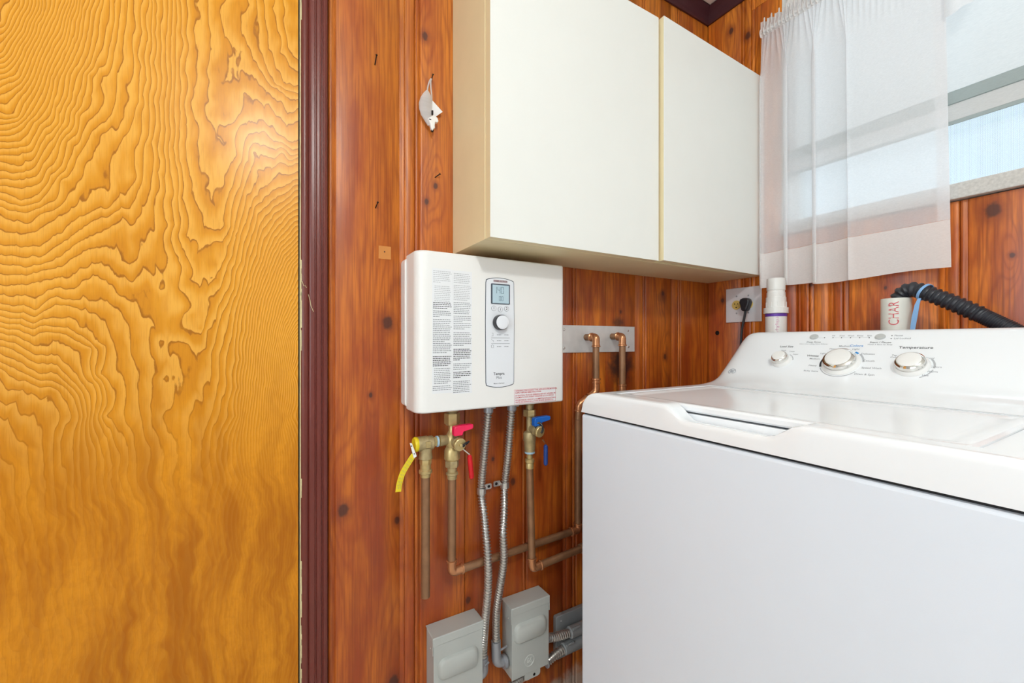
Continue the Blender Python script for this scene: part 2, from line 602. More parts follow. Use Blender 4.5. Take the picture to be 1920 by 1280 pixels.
M['frame_white'] = pbr('white_window_frame', (0.80, 0.80, 0.78), 0.5)
M['rod'] = pbr('curtain_rod_white', (0.8, 0.8, 0.8), 0.4)
M['clear'] = cloth('clear_plastic_film', 0.35, (0.80, 0.80, 0.80), 90)
M['lamp_glass'] = pbr('lamp_glass', (0.9, 0.88, 0.8), 0.4, emit=((1.0, 0.9, 0.72), 2.0))

# ================================================================== THE SETTING
XW, YD = 1.487, -2.6            # the right wall stands at x = 1.487, the back wall at y = 0
ZF, ZC = -EYE, 1.285             # floor and ceiling, measured from eye level

B().box((-1.62, YD - 0.1, ZF - 0.08), (1.75, 0.16, ZF)).build('floor', M['vinyl'], kind='structure', smooth=0)
B().box((-1.62, YD - 0.1, ZC), (1.75, 0.16, ZC + 0.08)).build('ceiling', M['plaster'], kind='structure', smooth=0)
wall_back = B().box((0.066, 0.019, ZF), (1.60, 0.10, ZC)).box((-1.5, 0.045, 1.06), (0.066, 0.10, ZC)) \
    .box((-1.5, 0.045, ZF), (-0.815, 0.10, 1.06)).build('wall_back', M['wall_paint'], kind='structure', smooth=0)
B().box((-1.62, YD, ZF), (-1.5, 0.10, ZC)).build('wall_left', M['wall_paint'], kind='structure', smooth=0)
B().box((-1.5, YD - 0.1, ZF), (1.60, YD, ZC)).build('wall_front', M['wall_paint'], kind='structure', smooth=0)
WY0, WY1, WZ0, WZ1 = -1.25, -0.275, 0.385, 1.17         # the window opening in the right wall
wall_right = B().box((XW + 0.02, YD, ZF), (1.60, 0.019, WZ0)).box((XW + 0.02, YD, WZ1), (1.60, 0.019, ZC)) \
    .box((XW + 0.02, WY1, WZ0), (1.60, 0.019, WZ1)).box((XW + 0.02, YD, WZ0), (1.60, WY0, WZ1)) \
    .build('wall_right', M['wall_paint'], kind='structure', smooth=0)


def plank_profile(a0, a1, lb, rb):
    """(across, depth) along the face of a tongue-and-groove board; depth > 0 goes into the wall"""
    p = [(a0 + 0.0003, 0.018), (a0 + 0.0003, 0.0035), (a0 + 0.002, 0.0008)]
    if lb:
        p += [(a0 + 0.005, 0.0), (a0 + 0.009, 0.0006), (a0 + 0.0115, 0.0032), (a0 + 0.0135, 0.0034), (a0 + 0.0155, 0.0004), (a0 + 0.018, 0.0)]
    if rb:
        p += [(a1 - 0.041, 0.0), (a1 - 0.038, 0.0032), (a1 - 0.0355, 0.0030), (a1 - 0.032, 0.0004), (a1 - 0.028, 0.0),
              (a1 - 0.0255, 0.0026), (a1 - 0.0235, 0.0010), (a1 - 0.015, -0.0004), (a1 - 0.007, 0.0004)]
    p += [(a1 - 0.002, 0.0010), (a1 - 0.0003, 0.0035), (a1 - 0.0003, 0.018)] if a1 < 1.5 else [(a1, 0.0), (a1, 0.018)]
    return p


def plank(wall, mat, across, a0, a1, z0, z1, lb, rb):
    prof = plank_profile(a0, a1, lb, rb)
    if across == 'x':
        poly = [(a, d) for a, d in prof]
    else:                                      # right wall: a runs towards the viewer, i.e. towards -y
        poly = [(XW + d, -a) for a, d in prof]
    B().prism(poly, 'z', z0, z1).build('plank', mat, wall, smooth=50)


J = [0.1150, 0.3148, 0.4513, 0.6323, 0.8159, 0.9534, 1.1276, 1.3137, 1.5050]
beads = {0.1150: 1, 0.3148: 3, 0.6323: 1, 0.8159: 3, 1.1276: 3, 1.3137: 3}      # bit 1: bead right of the joint, bit 2: left of it
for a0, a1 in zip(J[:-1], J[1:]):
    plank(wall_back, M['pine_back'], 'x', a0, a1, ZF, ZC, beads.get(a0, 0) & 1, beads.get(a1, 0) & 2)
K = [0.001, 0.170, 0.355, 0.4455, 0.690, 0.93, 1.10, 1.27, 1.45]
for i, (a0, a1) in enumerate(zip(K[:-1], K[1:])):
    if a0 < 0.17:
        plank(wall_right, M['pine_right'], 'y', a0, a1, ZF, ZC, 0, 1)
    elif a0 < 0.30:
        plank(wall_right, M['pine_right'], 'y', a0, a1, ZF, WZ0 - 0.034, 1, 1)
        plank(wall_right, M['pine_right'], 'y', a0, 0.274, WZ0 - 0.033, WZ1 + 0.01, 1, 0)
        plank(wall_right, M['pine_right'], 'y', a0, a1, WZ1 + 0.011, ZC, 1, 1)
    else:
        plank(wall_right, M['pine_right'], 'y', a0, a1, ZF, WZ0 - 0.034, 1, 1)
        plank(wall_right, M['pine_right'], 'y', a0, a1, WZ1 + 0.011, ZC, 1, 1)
# repaired spot and knot hole on the boards
B().box((0.2262, -0.0006, 0.1990), (0.2553, 0.004, 0.2300)).build('wood_filler_patch', M['filler'], wall_back, 'pale wood-filler patch', smooth=0)
B().lathe((0.2401, -0.0004, 0.2163), (0, -1, 0), [(0, 0.0022), (0.0004, 0.0016)], 10).build('nail_hole', M['nail'], wall_back)
B().lathe((XW - 0.0004, -0.0413, 0.0328), (-1, 0, 0), [(0, 0.0085), (0.0004, 0.0075)], 16).build('knot_hole', M['nail'], wall_right)

# ---- door and its casing
GRAIN = [
(0,[-385,435,-366,447,-354,496,-343,541,-332,586]),
(4,[-385,382,-368,379,-354,424,-338,483,-322,535,-306,597]),
(9,[-385,331,-362,336,-348,371,-329,413,-322,452,-309,503,-296,564,-289,604]),
(12,[-385,300,-362,293,-342,328,-316,380,-306,429,-293,490,-279,589]),
(16,[-385,250,-362,237,-350,242,-329,276,-315,306,-306,350,-293,400,-279,475,-254,532,-244,623]),
(16,[-52,-703]),
(19,[-385,215,-351,202,-338,219,-316,236,-309,279,-289,312,-269,345,-265,370,-233,412,-225,503,-218,634]),
(20,[-385,187,-350,184,-335,201,-313,223,-289,255,-272,272,-258,289,-254,319,-236,372,-222,395,-210,448,-204,580,-203,640]),
(21,[-385,161,-345,162,-313,189,-296,214,-269,235,-254,246,-233,275,-218,307,-209,388,-199,491,-195,643]),
(23,[-385,129,-351,129,-338,132,-313,149,-293,174,-262,207,-240,229,-210,236,-199,281,-191,343,-188,646]),
(24,[-385,113,-338,123,-306,145,-282,164,-254,172,-236,147,-225,192,-204,177,-191,212,-188,263,-180,345,-180,650]),
(25,[-169,654,-172,347,-170,225,-160,144,-139,-10,-123,-74,-106,21,-70,109,-38,266,-14,320,10,336,53,367]),
(25,[-385,93,-342,102,-296,118,-279,138,-251,145,-245,119,-225,123,-222,114,-210,139,-191,144,-181,101,-176,0,-172,-143]),
(25,[-148,-269]),
(25,[-148,-435]),
(26,[-162,657,-165,348,-152,165,-135,21,-121,0,-101,85,-90,86,-61,218,-24,357,25,379,53,391]),
(26,[-385,80,-345,82,-289,101,-276,122,-254,111,-240,98,-222,79,-199,108,-191,96,-186,30,-183,-61,-188,-141]),
(27,[-155,660,-160,350,-144,166,-131,52,-118,26,-101,128,-92,120,-75,173,-48,308,-26,396,0,385,25,402,51,402]),
(27,[-385,62,-342,59,-309,82,-296,75,-276,100,-265,77,-236,64,-218,20,-214,0,-209,-60,-203,-140]),
(27,[-188,-424]),
(28,[-151,662,-152,351,-144,208,-127,184,-123,189,-110,138,-101,171,-92,155,-70,217,-52,318,-29,412,-14,410,5,403,25,413,40,399]),
(29,[-141,666,-144,457,-144,384,-135,324,-114,233,-97,222,-75,233,-68,294,-48,374,-34,433,-10,441,0,430,20,424,50,413]),
(29,[-385,44,-342,36,-309,60,-289,24,-279,33,-269,0,-262,-58,-258,-135]),
(30,[-129,671,-129,555,-134,470,-123,400,-114,328,-106,292,-88,274,-75,320,-57,383,-38,459,-19,453,-5,460,15,439,40,431,55,441]),
(31,[-106,680,-101,618,-100,584,-106,564,-106,521,-101,480,-92,418,-86,387,-83,374,-75,401,-70,440,-64,436,-48,479,-43,513,-24,491,-5,493,0,504,15,479,40,463,53,472]),
(32,[-91,687,-84,625,-75,580,-78,552,-86,562,-95,546,-96,492,-86,457,-79,452,-75,487,-68,484,-57,520,-49,539,-48,600,-34,555,-10,515,-3,531,10,501,40,490,53,499]),
(32,[-385,18,-338,-9,-319,9,-289,-24,-279,-14,-272,-76,-270,-134]),
(32,[-254,-406]),
(33,[-52,703,-41,685,-34,699]),
(33,[-37,609,-24,575,-10,557,15,546,40,521,51,530]),
(33,[-247,-622]),
(35,[-14,718,-5,632,15,548,22,562,40,550,51,556]),
(35,[-385,-18,-338,-55,-322,-51,-303,-75,-289,-94,-282,-133]),
(36,[10,728,20,641,35,594,53,592]),
(38,[35,739,43,673,53,632]),
(38,[-385,-53,-338,-100,-322,-88,-306,-131]),
(20.2,[53,296,25,276,-5,226,-34,111,-48,22,-61,-153]),
(15,[53,238,15,183,-14,90,-29,-22,-41,-155]),
(7,[53,163,30,92,10,0,0,-158]),
(-6,[53,0,43,-70,40,-162]),
(-6,[55,-304]),
(-6,[55,-490]),
(-6,[55,-747]),
(-5,[-385,481,-366,527,-351,578]),
(-9,[-385,529,-370,571]),
(42,[-385,-229]),
(40,[-348,-236]),
(40,[-342,-382]),
(37,[-303,-243]),
(37,[-296,-395]),
(37,[-303,-599]),
(31.5,[-254,-251]),
(26.5,[-188,-263]),
(22,[-97,-278]),
(22,[-97,-449]),
(22,[-97,-684]),
(18,[-52,-286]),
(6,[5,-295]),
(6,[5,-477]),
(6,[5,-726]),
(44,[-385,-370]),
(17,[-52,-461]),
(45,[-385,-565]),
(41,[-335,-585]),
(27.5,[-195,-643]),
(25.5,[-139,-666])]

PT, PV = [], []
for lv, c in GRAIN:
    q = [np.array((c[i], c[i + 1]), float) for i in range(0, len(c), 2)]
    for a, b in zip(q[:-1], q[1:]):
        n = max(1, int(np.hypot(*(b - a)) // 55))
        for k in range(n):
            PT.append(a + (b - a) * k / n)
            PV.append(lv)
    PT.append(q[-1])
    PV.append(lv)
PT, PV = np.array(PT) / 100.0, np.array(PV, float)
n = len(PT)
A = np.zeros((n + 1, n + 1))
A[:n, :n] = np.hypot(PT[:, None, 0] - PT[None, :, 0], PT[:, None, 1] - PT[None, :, 1]) - 0.03 * np.eye(n)
A[:n, n] = A[n, :n] = 1
WT = np.linalg.solve(A, np.append(PV, 0))
DX0, DX1, DZ0, DZ1 = -0.80, 0.0545, ZF + 0.012, 1.04
gx = np.unique(np.concatenate([np.linspace(DX0, -0.40, 14), np.linspace(-0.40, DX1, 116)]))
gz = np.unique(np.concatenate([np.linspace(DZ0, -0.56, 30), np.linspace(-0.56, 0.90, 330), np.linspace(0.90, DZ1, 8)]))
bm = B()
V = bm.grid([[(x, 0.0, z) for z in gz] for x in gx])
back = [[bm.bm.verts.new((x, 0.038, z)) for z in (DZ0, DZ1)] for x in (DX0, DX1)]
bm.f([back[0][0], back[0][1], back[1][1], back[1][0]])
bm.f([V[0][0], V[0][-1], back[0][1], back[0][0]])
bm.f([V[-1][0], V[-1][-1], back[1][1], back[1][0]])
bm.f([V[0][0], V[-1][0], back[1][0], back[0][0]])
bm.f([V[0][-1], V[-1][-1], back[1][1], back[0][1]])
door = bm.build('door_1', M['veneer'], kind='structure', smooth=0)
co = np.empty(len(door.data.vertices) * 3)
door.data.vertices.foreach_get('co', co)
co = co.reshape(-1, 3)
xz = np.stack([co[:, 0] * 10.0, (co[:, 2] - EYE) * 10.0], 1)
ringv = WT[-1] + sum(w * np.hypot(xz[:, 0] - p[0], xz[:, 1] - p[1]) for p, w in zip(PT, WT[:-1]))
door.data.attributes.new('ring', 'FLOAT', 'POINT').data.foreach_set('value', ringv.astype(np.float32))
B().lathe((0.0500, -0.006, 0.833), (0, 0, 1), [(0, 0.003), (0.002, 0.006), (0.03, 0.006), (0.032, 0.004)], 16).build('door_bolt', M['nail'], door, 'small black bolt')
prof = [(0.0595, 0.02), (0.0595, -0.007), (0.0605, -0.009), (0.0645, -0.011), (0.0690, -0.0115), (0.0725, -0.0095), (0.0745, -0.0070), (0.0765, -0.0095),
        (0.0800, -0.0108), (0.0860, -0.0108), (0.0875, -0.0085), (0.0895, -0.0085), (0.0910, -0.0112), (0.0950, -0.0120), (0.0990, -0.0112),
        (0.1005, -0.0085), (0.1022, -0.0088), (0.1040, -0.0125), (0.1090, -0.0125), (0.1125, -0.0100), (0.1135, -0.0020), (0.1135, 0.02)]
casing = B().prism(prof, 'z', ZF, 1.06).build('trim_1', M['casing'], kind='structure', smooth=40)
B().box((0.0548, 0.006, ZF), (0.0594, 0.032, 1.06)).build('rebate', M['dark'], casing, 'dark gap beside the door', smooth=0)
B().box((0.0574, -0.0045, ZF), (0.0593, 0.0055, 1.06)).build('painted_edge', M['cream_paint'], casing, 'worn cream painted edge', smooth=0)
# scratches worn through the stain of the casing
sc = B()
random.seed(3)
for z0, z1 in ((0.77, 0.82), (0.70, 0.76), (0.10, 0.16), (0.03, 0.09), (-0.02, 0.02), (-0.34, -0.30), (-0.60, -0.48), (-0.70, -0.62), (-0.85, -0.72)):
    x = 0.0597
    zz = z0
    while zz < z1:
        dz = random.uniform(0.008, 0.02)
        wdt = random.uniform(0.0006, 0.0016)
        sc.box((x - 0.0002, -0.0093, zz), (x + wdt, -0.0075, zz + dz))
        zz += dz
for pts in ([(0.0615, 0.131), (0.0645, 0.121), (0.0680, 0.1215), (0.0700, 0.117)], [(0.0735, 0.103), (0.0770, 0.090), (0.0790, 0.077), (0.0840, 0.0655)]):
    for (xa, za), (xb, zb) in zip(pts[:-1], pts[1:]):
        sc.tube([(xa, -0.0118, za), (xb, -0.0118, zb)], 0.0005, 5)
sc.build('scratches', M['cream_paint'], casing, 'pale scratches through the stain', smooth=0)
B().box((-0.815, -0.011, ZF), (-0.803, 0.05, 1.06)).box((-0.803, -0.011, 1.043), (0.0590, 0.05, 1.06)).build('trim_2', M['casing'], kind='structure', smooth=0)

# ---- crown moulding
cz = 1.2355
for nm, bx in (('trim_3', [(0, 0.0)]), ('trim_4', [])):
    pr = [(0.0, cz), (-0.006, cz), (-0.011, cz + 0.008), (-0.013, cz + 0.020), (-0.020, cz + 0.036), (-0.030, cz + 0.047), (-0.034, cz + 0.054), (-0.034, ZC), (0.0, ZC)]
    if nm == 'trim_3':
        B().prism([(y - 0.0008, z) for y, z in pr], 'x', -1.49, XW - 0.001).build(nm, M['crown'], kind='structure', smooth=25)
    else:
        B().prism([(XW + y - 0.0008, z) for y, z in pr], 'y', YD, -0.0012).build(nm, M['crown'], kind='structure', smooth=25)

# ---- the window in the right wall
win = B()
fx0, fx1 = XW + 0.035, XW + 0.085
win.box((fx0, WY0, WZ0), (fx1, WY0 + 0.035, WZ1)).box((fx0, WY1 - 0.035, WZ0), (fx1, WY1, WZ1))
win.box((fx0, WY0 + 0.035, WZ0), (fx1, WY1 - 0.035, WZ0 + 0.012)).box((fx0, WY0 + 0.035, WZ1 - 0.035), (fx1, WY1 - 0.035, WZ1))
window = win.build('window_1', M['frame_white'], kind='structure', smooth=0)
B().box((XW - 0.017, WY0 - 0.03, WZ0 - 0.031), (fx0 - 0.001, WY1 + 0.0, WZ0 + 0.008)).build('window_sill', M['sill'], window, 'speckled greyish sill', smooth=0, bevel=0.002)
B().box((fx0 + 0.022, WY0 + 0.0355, WZ0 + 0.0125), (fx0 + 0.026, WY1 - 0.0355, WZ1 - 0.0355)).build('glass_pane', M['pane'], window, smooth=0)
B().box((fx0 + 0.040, WY0 + 0.0355, WZ0 + 0.0125), (fx0 + 0.0402, WY1 - 0.0355, WZ1 - 0.0355)).build('insect_screen', M['screen'], window, 'fine insect screen', smooth=0)
jb = B().box((XW + 0.0005, WY1 - 0.004, WZ0 + 0.009), (fx0 - 0.001, WY1 + 0.0008, WZ1)).box((XW + 0.0005, WY0, WZ0 + 0.009), (fx0 - 0.001, WY0 + 0.012, WZ1))
jb.build('window_jamb', M['frame_white'], window, smooth=0)

# roller shade drawn half down over the glass
sh = thing('roller_shade', 'white fabric roller shade with a grey slat, drawn over the upper window', 'shade', (XW + 0.03, -0.76, 1.12))
ya, yb = WY0 + 0.016, WY1 - 0.008
xs = XW + 0.022
B().cyl((xs + 0.006, ya, 1.135), (xs + 0.006, yb, 1.135), 0.018, 20).build('roller_tube', M['frame_white'], sh)
fab = B()
fab.grid([[(xs + (0.0015 if j % 2 else 0) * 0, y, z) for j, z in enumerate(np.linspace(0.640, 1.125, 8))] for y in np.linspace(ya, yb, 12)])
fab.build('shade_fabric', M['shade'], sh)
B().box((xs - 0.004, ya, 0.6065), (xs + 0.004, yb, 0.6390)).build('hem_slat', M['shade_slat'], sh, 'grey slat pocket', smooth=0, bevel=0.002)
B().box((xs - 0.0005, ya, 0.5640), (xs + 0.0005, yb, 0.6060)).build('hem_flap', M['shade'], sh, smooth=0)
B().box((xs - 0.0015, ya, 0.5545), (xs + 0.0015, yb, 0.5635)).build('hem_edge', M['shade_slat'], sh, 'pale grey bottom edge', smooth=0)

# ---- added window frame, unseen, round the left fill light, and the ceiling lamp (beside and behind the photographer)
w2 = B()
for a, b in (((-1.498, -2.08, -0.40), (-1.47, -2.02, 0.98)), ((-1.498, -0.88, -0.40), (-1.47, -0.82, 0.98)),
             ((-1.498, -2.02, -0.40), (-1.47, -0.88, -0.35)), ((-1.498, -2.02, 0.93), (-1.47, -0.88, 0.98))):
    w2.box(a, b)
w2.build('fill_light_frame', M['frame_white'], kind='structure', smooth=0)
lamp = thing('ceiling_lamp', 'round white ceiling lamp above and behind the viewer', 'lamp', (-0.04, -1.66, ZC))
B().lathe((-0.04, -1.66, ZC - 0.001), (0, 0, -1), [(0, 0.15), (0.012, 0.155), (0.03, 0.15)], 32).build('lamp_base', M['frame_white'], lamp)
B().lathe((-0.04, -1.66, ZC - 0.031), (0, 0, -1), [(0, 0.145), (0.02, 0.138), (0.04, 0.115), (0.055, 0.08), (0.062, 0.03)], 32).build('lamp_dome', M['lamp_glass'], lamp)

# ================================================================== WALL CABINET
CX0, CX1, CZB, CZT = 0.4157, XW - 0.0015, 0.2284, 0.9157
cab = thing('wall_cabinet', 'white two-door wall cabinet with almond sides, hung above the washing machine', 'cabinet', (0.95, -0.10, CZB))
B().box((CX0, -0.1885, CZB), (CX1, -0.0015, CZT)).build('carcass', M['cab_almond'], cab, 'almond cabinet body', smooth=0, bevel=0.0006)
B().box((CX0 + 0.0005, -0.1945, CZB + 0.0005), (CX1, -0.1888, CZT)).build('face_edge', M['cab_edge'], cab, 'pale yellow edge banding', smooth=0)


def cab_door(x0, x1, yl, yr):
    """slab door, its front face at yl on the left side and yr on the right"""
    th = 0.020
    b = B()
    v = b.vs([(x0, yl, CZB), (x1, yr, CZB), (x1, yr, CZT), (x0, yl, CZT)])
    w = b.vs([(x0, yl + 0.0012, CZB), (x1, yr + 0.0012, CZB), (x1, yr + 0.0012, CZT), (x0, yl + 0.0012, CZT)])
    for i in range(4):
        b.f([v[i], v[(i + 1) % 4], w[(i + 1) % 4], w[i]])
    b.f(v)
    b.f(w[::-1])
    d = b.build('door', M['cab_white'], cab, smooth=0)
    b = B()
    v = b.vs([(x0, yl + 0.0013, CZB), (x1, yr + 0.0013, CZB), (x1, yr + 0.0013, CZT), (x0, yl + 0.0013, CZT)])
    w = b.vs([(x0, yl + th, CZB), (x1, yr + th, CZB), (x1, yr + th, CZT), (x0, yl + th, CZT)])
    for i in range(4):
        b.f([v[i], v[(i + 1) % 4], w[(i + 1) % 4], w[i]])
    b.f(v)
    b.f(w[::-1])
    b.build('door_core', M['cab_almond'], d, 'almond door edges', smooth=0)


cab_door(CX0, 0.9510, -0.2160, -0.2160)
cab_door(0.9575, CX1 - 0.002, -0.2290, -0.2165)

# ================================================================== TANKLESS WATER HEATER
HX0, HX1, HZ0, HZ1, HY = 0.2835, 0.6945, -0.1630, 0.2065, -0.115
heat = thing('tankless_water_heater', 'white wall-mounted tankless water heater with a display and dial', 'water heater', (0.49, -0.055, HZ0))
B().prism(rrect(HX0 - 0.0035, HZ0 + 0.006, HX1 - 0.004, HZ1 - 0.006, 0.01), 'y', -0.0015, -0.0325).build('back_shell', M['white_plastic'], heat, smooth=40)
r = 0.027
poly = [(HX0, -0.030), (HX0, HY + r)] + [(HX0 + r - r * math.cos(a), HY + r - r * math.sin(a)) for a in np.linspace(0.15, math.pi / 2, 9)]
r = 0.010
poly += [(HX1 - r + r * math.sin(a), HY + r - r * math.cos(a)) for a in np.linspace(0, math.pi / 2, 6)] + [(HX1, -0.030)]
B().prism(poly, 'z', HZ0, HZ1).build('cover', M['white_plastic'], heat, smooth=40, bevel=0.004, seg=3)
yF = HY - 0.0002


def bulged(x0, x1, z0, z1, bul, r):
    p = []
    for t in np.linspace(0, 1, 13):
        x = x0 + r * 0.6 + (x1 - x0 - r * 1.2) * t
        p.append((x, z0 - bul * (1 - (2 * t - 1) ** 2)))
    p.append((x1 - r * 0.12, z0 + r * 0.22))
    p.append((x1 + 0.0, z0 + r * 0.9))
    p.append((x1 + 0.0012, z0 * 0.4 + z1 * 0.6))
    p.append((x1, z1 - r * 0.9))
    p.append((x1 - r * 0.12, z1 - r * 0.22))
    for t in np.linspace(1, 0, 13):
        x = x0 + r * 0.6 + (x1 - x0 - r * 1.2) * t
        p.append((x, z1 + bul * (1 - (2 * t - 1) ** 2)))
    p.append((x0 + r * 0.12, z1 - r * 0.22))
    p.append((x0, z1 - r * 0.9))
    p.append((x0 - 0.0012, z0 * 0.4 + z1 * 0.6))
    p.append((x0, z0 + r * 0.9))
    p.append((x0 + r * 0.12, z0 + r * 0.22))
    return p


outer = bulged(0.4545, 0.5348, -0.1095, 0.1535, 0.0045, 0.010)
inner = bulged(0.4559, 0.5334, -0.1081, 0.1521, 0.0045, 0.010)
panel = B().prism(outer, 'y', HY + 0.001, HY - 0.0009).build('control_panel', M['bezel'], heat, 'dark outline of the control panel', smooth=0)
B().prism(inner, 'y', HY, HY - 0.0013).build('panel_face', M['panel_white'], panel, smooth=0)
yP = HY - 0.0015
B().prism(rrect(0.4687, 0.0925, 0.5215, 0.1425, 0.002), 'y', HY, yP - 0.0012).build('display_bezel', M['bezel'], panel, smooth=0)
B().box((0.4722, yP - 0.0016, 0.0945), (0.5185, HY, 0.1395)).build('display', M['lcd'], panel, 'pale blue lit display', smooth=0)
dg = B()
SEG = {'0': 'abcdef', '1': 'bc', '4': 'bcfg'}


def digit(ch, x, z, w, h, t):
    y0, y1 = yP - 0.0021, yP - 0.0014
    for s_ in SEG[ch]:
        bx = {'a': (x + t * .6, z + h - t, x + w - t * .6, z + h), 'd': (x + t * .6, z, x + w - t * .6, z + t), 'g': (x + t * .6, z + h / 2 - t / 2, x + w - t * .6, z + h / 2 + t / 2),
              'b': (x + w - t, z + h / 2 + t * .3, x + w, z + h - t * .3), 'c': (x + w - t, z + t * .3, x + w, z + h / 2 - t * .3),
              'f': (x, z + h / 2 + t * .3, x + t, z + h - t * .3), 'e': (x, z + t * .3, x + t, z + h / 2 - t * .3)}[s_]
        dg.box((bx[0], y0, bx[1]), (bx[2], y1, bx[3]))


for i, ch in enumerate('140'):
    digit(ch, 0.4765 + 0.0098 * i, 0.1185, 0.0076, 0.0165, 0.0011)
for i, ch in enumerate('00'):
    digit(ch, 0.4905 + 0.0066 * i, 0.1005, 0.0050, 0.0115, 0.0009)
dg.build('display_digits', M['lcd_digit'], panel, 'grey display digits', smooth=0)
Xd, Zd = (1, 0, 0), (0, 0, 1)
for x, z, ch in ((0.4765, 0.0815, '1'), (0.4948, 0.0795, 'i'), (0.5125, 0.0818, '2')):
    B().lathe((x, yP + 0.0006, z), (0, -1, 0), [(0, 0.0066), (0.001, 0.0066), (0.001, 0.0061)], 24).build('button_rim', M['grey_ink'], panel)
    B().lathe((x, yP + 0.0006, z), (0, -1, 0), [(0, 0.0060), (0.0011, 0.0060)], 24).build('button', M['panel_white'], panel, 'white round button')
for x, z, ch in ((0.4765, 0.0815, '1'), (0.4948, 0.0795, 'i'), (0.5125, 0.0818, '2')):
    B().text(ch, 0.0095, (x, yP - 0.0006, z + 0.0003), Xd, Zd, bold=0.01).build('lettering', M['ink'], panel, smooth=0)
B().text('Tempra', 0.0098, (0.4910, yP, -0.0800), Xd, Zd, bold=0.012).build('lettering', M['ink'], panel, smooth=0)
B().text('Plus', 0.0098, (0.4912, yP, -0.0895), Xd, Zd).build('lettering', M['grey_ink'], panel, smooth=0)
B().text('Made in Germany', 0.0042, (0.4912, yP, -0.1035), Xd, Zd, bold=0.01).build('lettering', M['grey_ink'], panel, smooth=0)
b = B()
for k, z in enumerate((0.0090, -0.0050)):
    b.box((0.4695, yP - 0.0002, z - 0.0004), (0.5215, yP, z + 0.0004))
for k, z in enumerate((0.0165, 0.0020, -0.0125)):
    for x in (0.4855, 0.5065):
        for j, w in enumerate((0.0028, 0.0010, 0.0032, 0.0016)):
            xx = x + (0, 0.0037, 0.0057, 0.0098)[j]
            b.box((xx, yP - 0.0002, z - 0.0009), (xx + w, yP, z + 0.0009))
# the three small pictograms: basin tap, shower head, tub
b.tube([(0.4705, yP, 0.0135), (0.4745, yP, 0.0135), (0.4745, yP, 0.0205), (0.4710, yP, 0.0205)], 0.0004, 5)
b.tube([(0.4700, yP, 0.0055), (0.4725, yP, 0.0030), (0.4755, yP, 0.0030), (0.4755, yP, -0.0010)], 0.0004, 5)
b.tube([(0.4695, yP, -0.0100), (0.4705, yP, -0.0150), (0.4755, yP, -0.0150), (0.4765, yP, -0.0100), (0.4725, yP, -0.0080), (0.4695, yP, -0.0100)], 0.0004, 5)
b.build('fine_print', M['grey_ink'], panel, 'grey fine print', 'stuff', smooth=0)
b = B().box((0.4762, yP - 0.0001, 0.1462), (0.5140, yP + 0.0003, 0.1522))
b.build('brand_strip', pbr('pale_maroon', (0.52, 0.44, 0.46), 0.5), panel, 'pale maroon brand strip', smooth=0)
B().text('STIEBEL ELTRON', 0.0054, (0.4951, yP - 0.0003, 0.1492), Xd, Zd, bold=0.012).build('brand_lettering', M['logo_ink'], panel, smooth=0)
dial = B().lathe((0.4925, yP + 0.001, 0.0470), (0, -1, 0), [(0, 0.0188), (0.002, 0.0192), (0.015, 0.0185), (0.0165, 0.0172)], 40).build('dial', M['black_plastic'], heat, 'black-sided dial')
B().lathe((0.4925, yP - 0.0150, 0.0470), (0, -1, 0), [(0, 0.0170), (0.002, 0.0168), (0.0028, 0.0150), (0.0030, 0.008)], 40).build('dial_cap', M['panel_white'], dial, 'white dial cap')

# instruction sheet: two columns of very small print
B().box((0.3190, yF - 0.0003, -0.1190), (0.3688, HY + 0.001, 0.1672)).box((0.3692, yF - 0.0003, -0.1225), (0.4180, HY + 0.001, 0.1660)) \
    .build('instruction_label', M['paper'], heat, 'pale label with two columns of print', smooth=0)
random.seed(11)
for mname, pick in (('ink', 0), ('grey_ink', 1), ('pale_ink', 2)):
    random.seed(11)
    b = B()
    for cx, z_top, z_bot in ((0.3215, 0.1635, -0.1150), (0.3715, 0.1640, -0.1200)):
        z = z_top
        para, tone, left = 0, 2, 0
        while z > z_bot:
            if para <= 0:
                para = random.randint(4, 9)
                tone = random.choice((0, 1, 1, 2, 2, 1)) if cx < 0.35 else random.choice((0, 1, 2, 2, 1))
                ind = random.random() < 0.25
                z -= random.choice((0.0, 0.0025, 0.005))
            x = cx + (0.003 if ind else 0) + 0.0012 * ((z_top - z) / -0.28)
            end = cx + 0.0455 * (random.uniform(0.3, 0.9) if para == 1 else random.uniform(0.86, 1.0))
            while x < end:
                w = random.uniform(0.0018, 0.0058)
                if tone == pick:
                    h = (0.00085, 0.00080, 0.0007)[pick]
                    b.f(b.vs([(x, yF - 0.00045, z - h), (min(x + w, end), yF - 0.00045, z - h), (min(x + w, end), yF - 0.00045, z + h), (x, yF - 0.00045, z + h)]))
                x += w + 0.0011
            z -= 0.0042
            para -= 1
    b.build('small_print', M[mname], heat, kind='stuff', smooth=0)

